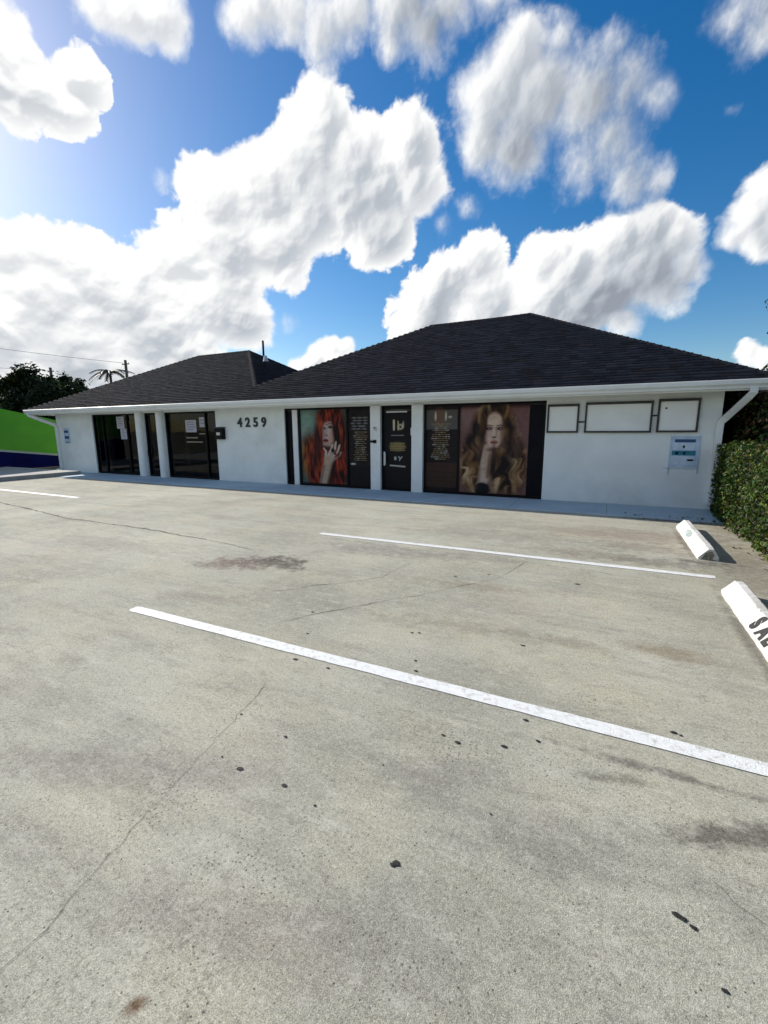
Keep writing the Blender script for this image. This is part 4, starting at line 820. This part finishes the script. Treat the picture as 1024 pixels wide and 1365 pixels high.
# ------------------------------------------------------------------ poles and wires
def pole(px, py, Y, label):
    p = at(px, py, Y); t = thing('utility_pole', label, 'utility pole', 'wooden utility poles beyond the left roof', loc=(p[0], Y, 0))
    MB().tube([(0, 0, 0), (0, 0, p[2])], [.17, .12], 10).build('shaft', M_wood, t)
    MB().box(-.5, .5, -.05, .05, p[2]-.42, p[2]-.34).build('crossarm', M_wood, t)
    for x in (-.42, .42): MB().tube([(x, 0, p[2]-.34), (x, 0, p[2]-.24)], [.04, .025], 6).build('insulator', M_alu, t)
    return p
p1 = pole(167, 480, 30, 'slim wooden utility pole right of the palm'); p2 = pole(67, 490, 27, 'slim wooden utility pole standing in front of the dark trees')
def wire(a, b_, sag, label):
    a, b_ = np.array(a), np.array(b_); P = [a+(b_-a)*t-np.array([0, 0, sag*4*t*(1-t)]) for t in np.linspace(0, 1, 20)]
    tag(MB().tube(P, .016, 5).build('power_line', M_wire), label, 'power line', 'power lines at the left')
wire(at(-120, 447, 22), (p1[0]-.4, p1[1], p1[2]-.24), .15, 'upper power line sloping down towards the palm')
wire(at(-120, 481, 22), (p2[0]-.4, p2[1], p2[2]-.24), .10, 'lower power line ending at the pole by the dark trees')
# ------------------------------------------------------------------ the green wall at the left
def slanted(a, b_, za, zb, wa, wb, th, name, m, par):
    (x0, y0), (x1, y1) = a, b_; d = Vector((x1-x0, y1-y0, 0)).normalized(); n = Vector((-d.y, d.x, 0))*th
    v = [(x0, y0, za), (x1, y1, zb), (x1, y1, wb), (x0, y0, wa)]; v += [(p[0]+n.x, p[1]+n.y, p[2]) for p in v]
    MB().add(v, [(0, 1, 2, 3), (4, 7, 6, 5), (0, 4, 5, 1), (1, 5, 6, 2), (2, 6, 7, 3), (3, 7, 4, 0)]).build(name, m, par)
gw = thing('green_wall', 'bright green wall with slanting grey stripe and navy base beside the building', 'wall')
def gr(px, py): d = FW*F0+RT*(px-512)-UP*(py-682.5); return EYE+d*(-1.5/d[2])
G0, G1_ = gr(0, 627), gr(82, 621.5)
dirg = (G1_-G0)[:2]; Lg = np.linalg.norm(dirg); dirg /= Lg; ext = 3.5
ga = G0[:2]-dirg*ext; gb = G1_[:2]+dirg*3
def zat(px, py, g):   # height of the picture point on the vertical through g
    d = FW*F0+RT*(px-512)-UP*(py-682.5); return 1.5+d[2]*(math.hypot(*g[:2])/math.hypot(*d[:2]))
t0, t1 = zat(0, 542, G0), zat(82, 560, G1_); s0, s1_ = zat(0, 603, G0)-.27, zat(82, 617, G1_)-.22
lin = lambda z0, z1, k: z0+(z1-z0)*k/Lg
slanted(ga, gb, 0.0, 0.0, lin(s0, s1_, -ext)-.03, max(.06, lin(s0, s1_, Lg+3)-.03), .25, 'base_panel', M_navy, gw)
slanted(ga, gb, lin(s0, s1_, -ext)-.03, max(.06, lin(s0, s1_, Lg+3)-.03), lin(s0, s1_, -ext)+.05, max(.14, lin(s0, s1_, Lg+3)+.05), .25, 'stripe', M_stripe, gw)
slanted(ga, gb, lin(s0, s1_, -ext)+.05, max(.14, lin(s0, s1_, Lg+3)+.05), lin(t0, t1, -ext), lin(t0, t1, Lg+3), .25, 'upper_panel', M_green, gw)
# leaf litter by the hedge corner
lt = []
for k in range(34):
    lt.append((random.gauss(1.2, .45), random.gauss(8.75, .22), .02))
lt += [(1.72-abs(random.gauss(0, .12)), random.uniform(3, 9), .008) for _ in range(26)]
lt = np.array([l for l in lt if l[1] < 9.8 and l[0] < 1.75]); leaves('leaf_litter', lt, np.tile([0, 0, 3.0], (len(lt), 1)), .03, [(.03, .025, .015), (.09, .05, .02), (.02, .02, .016)], None, M_leaf, 8)['kind'] = 'stuff'
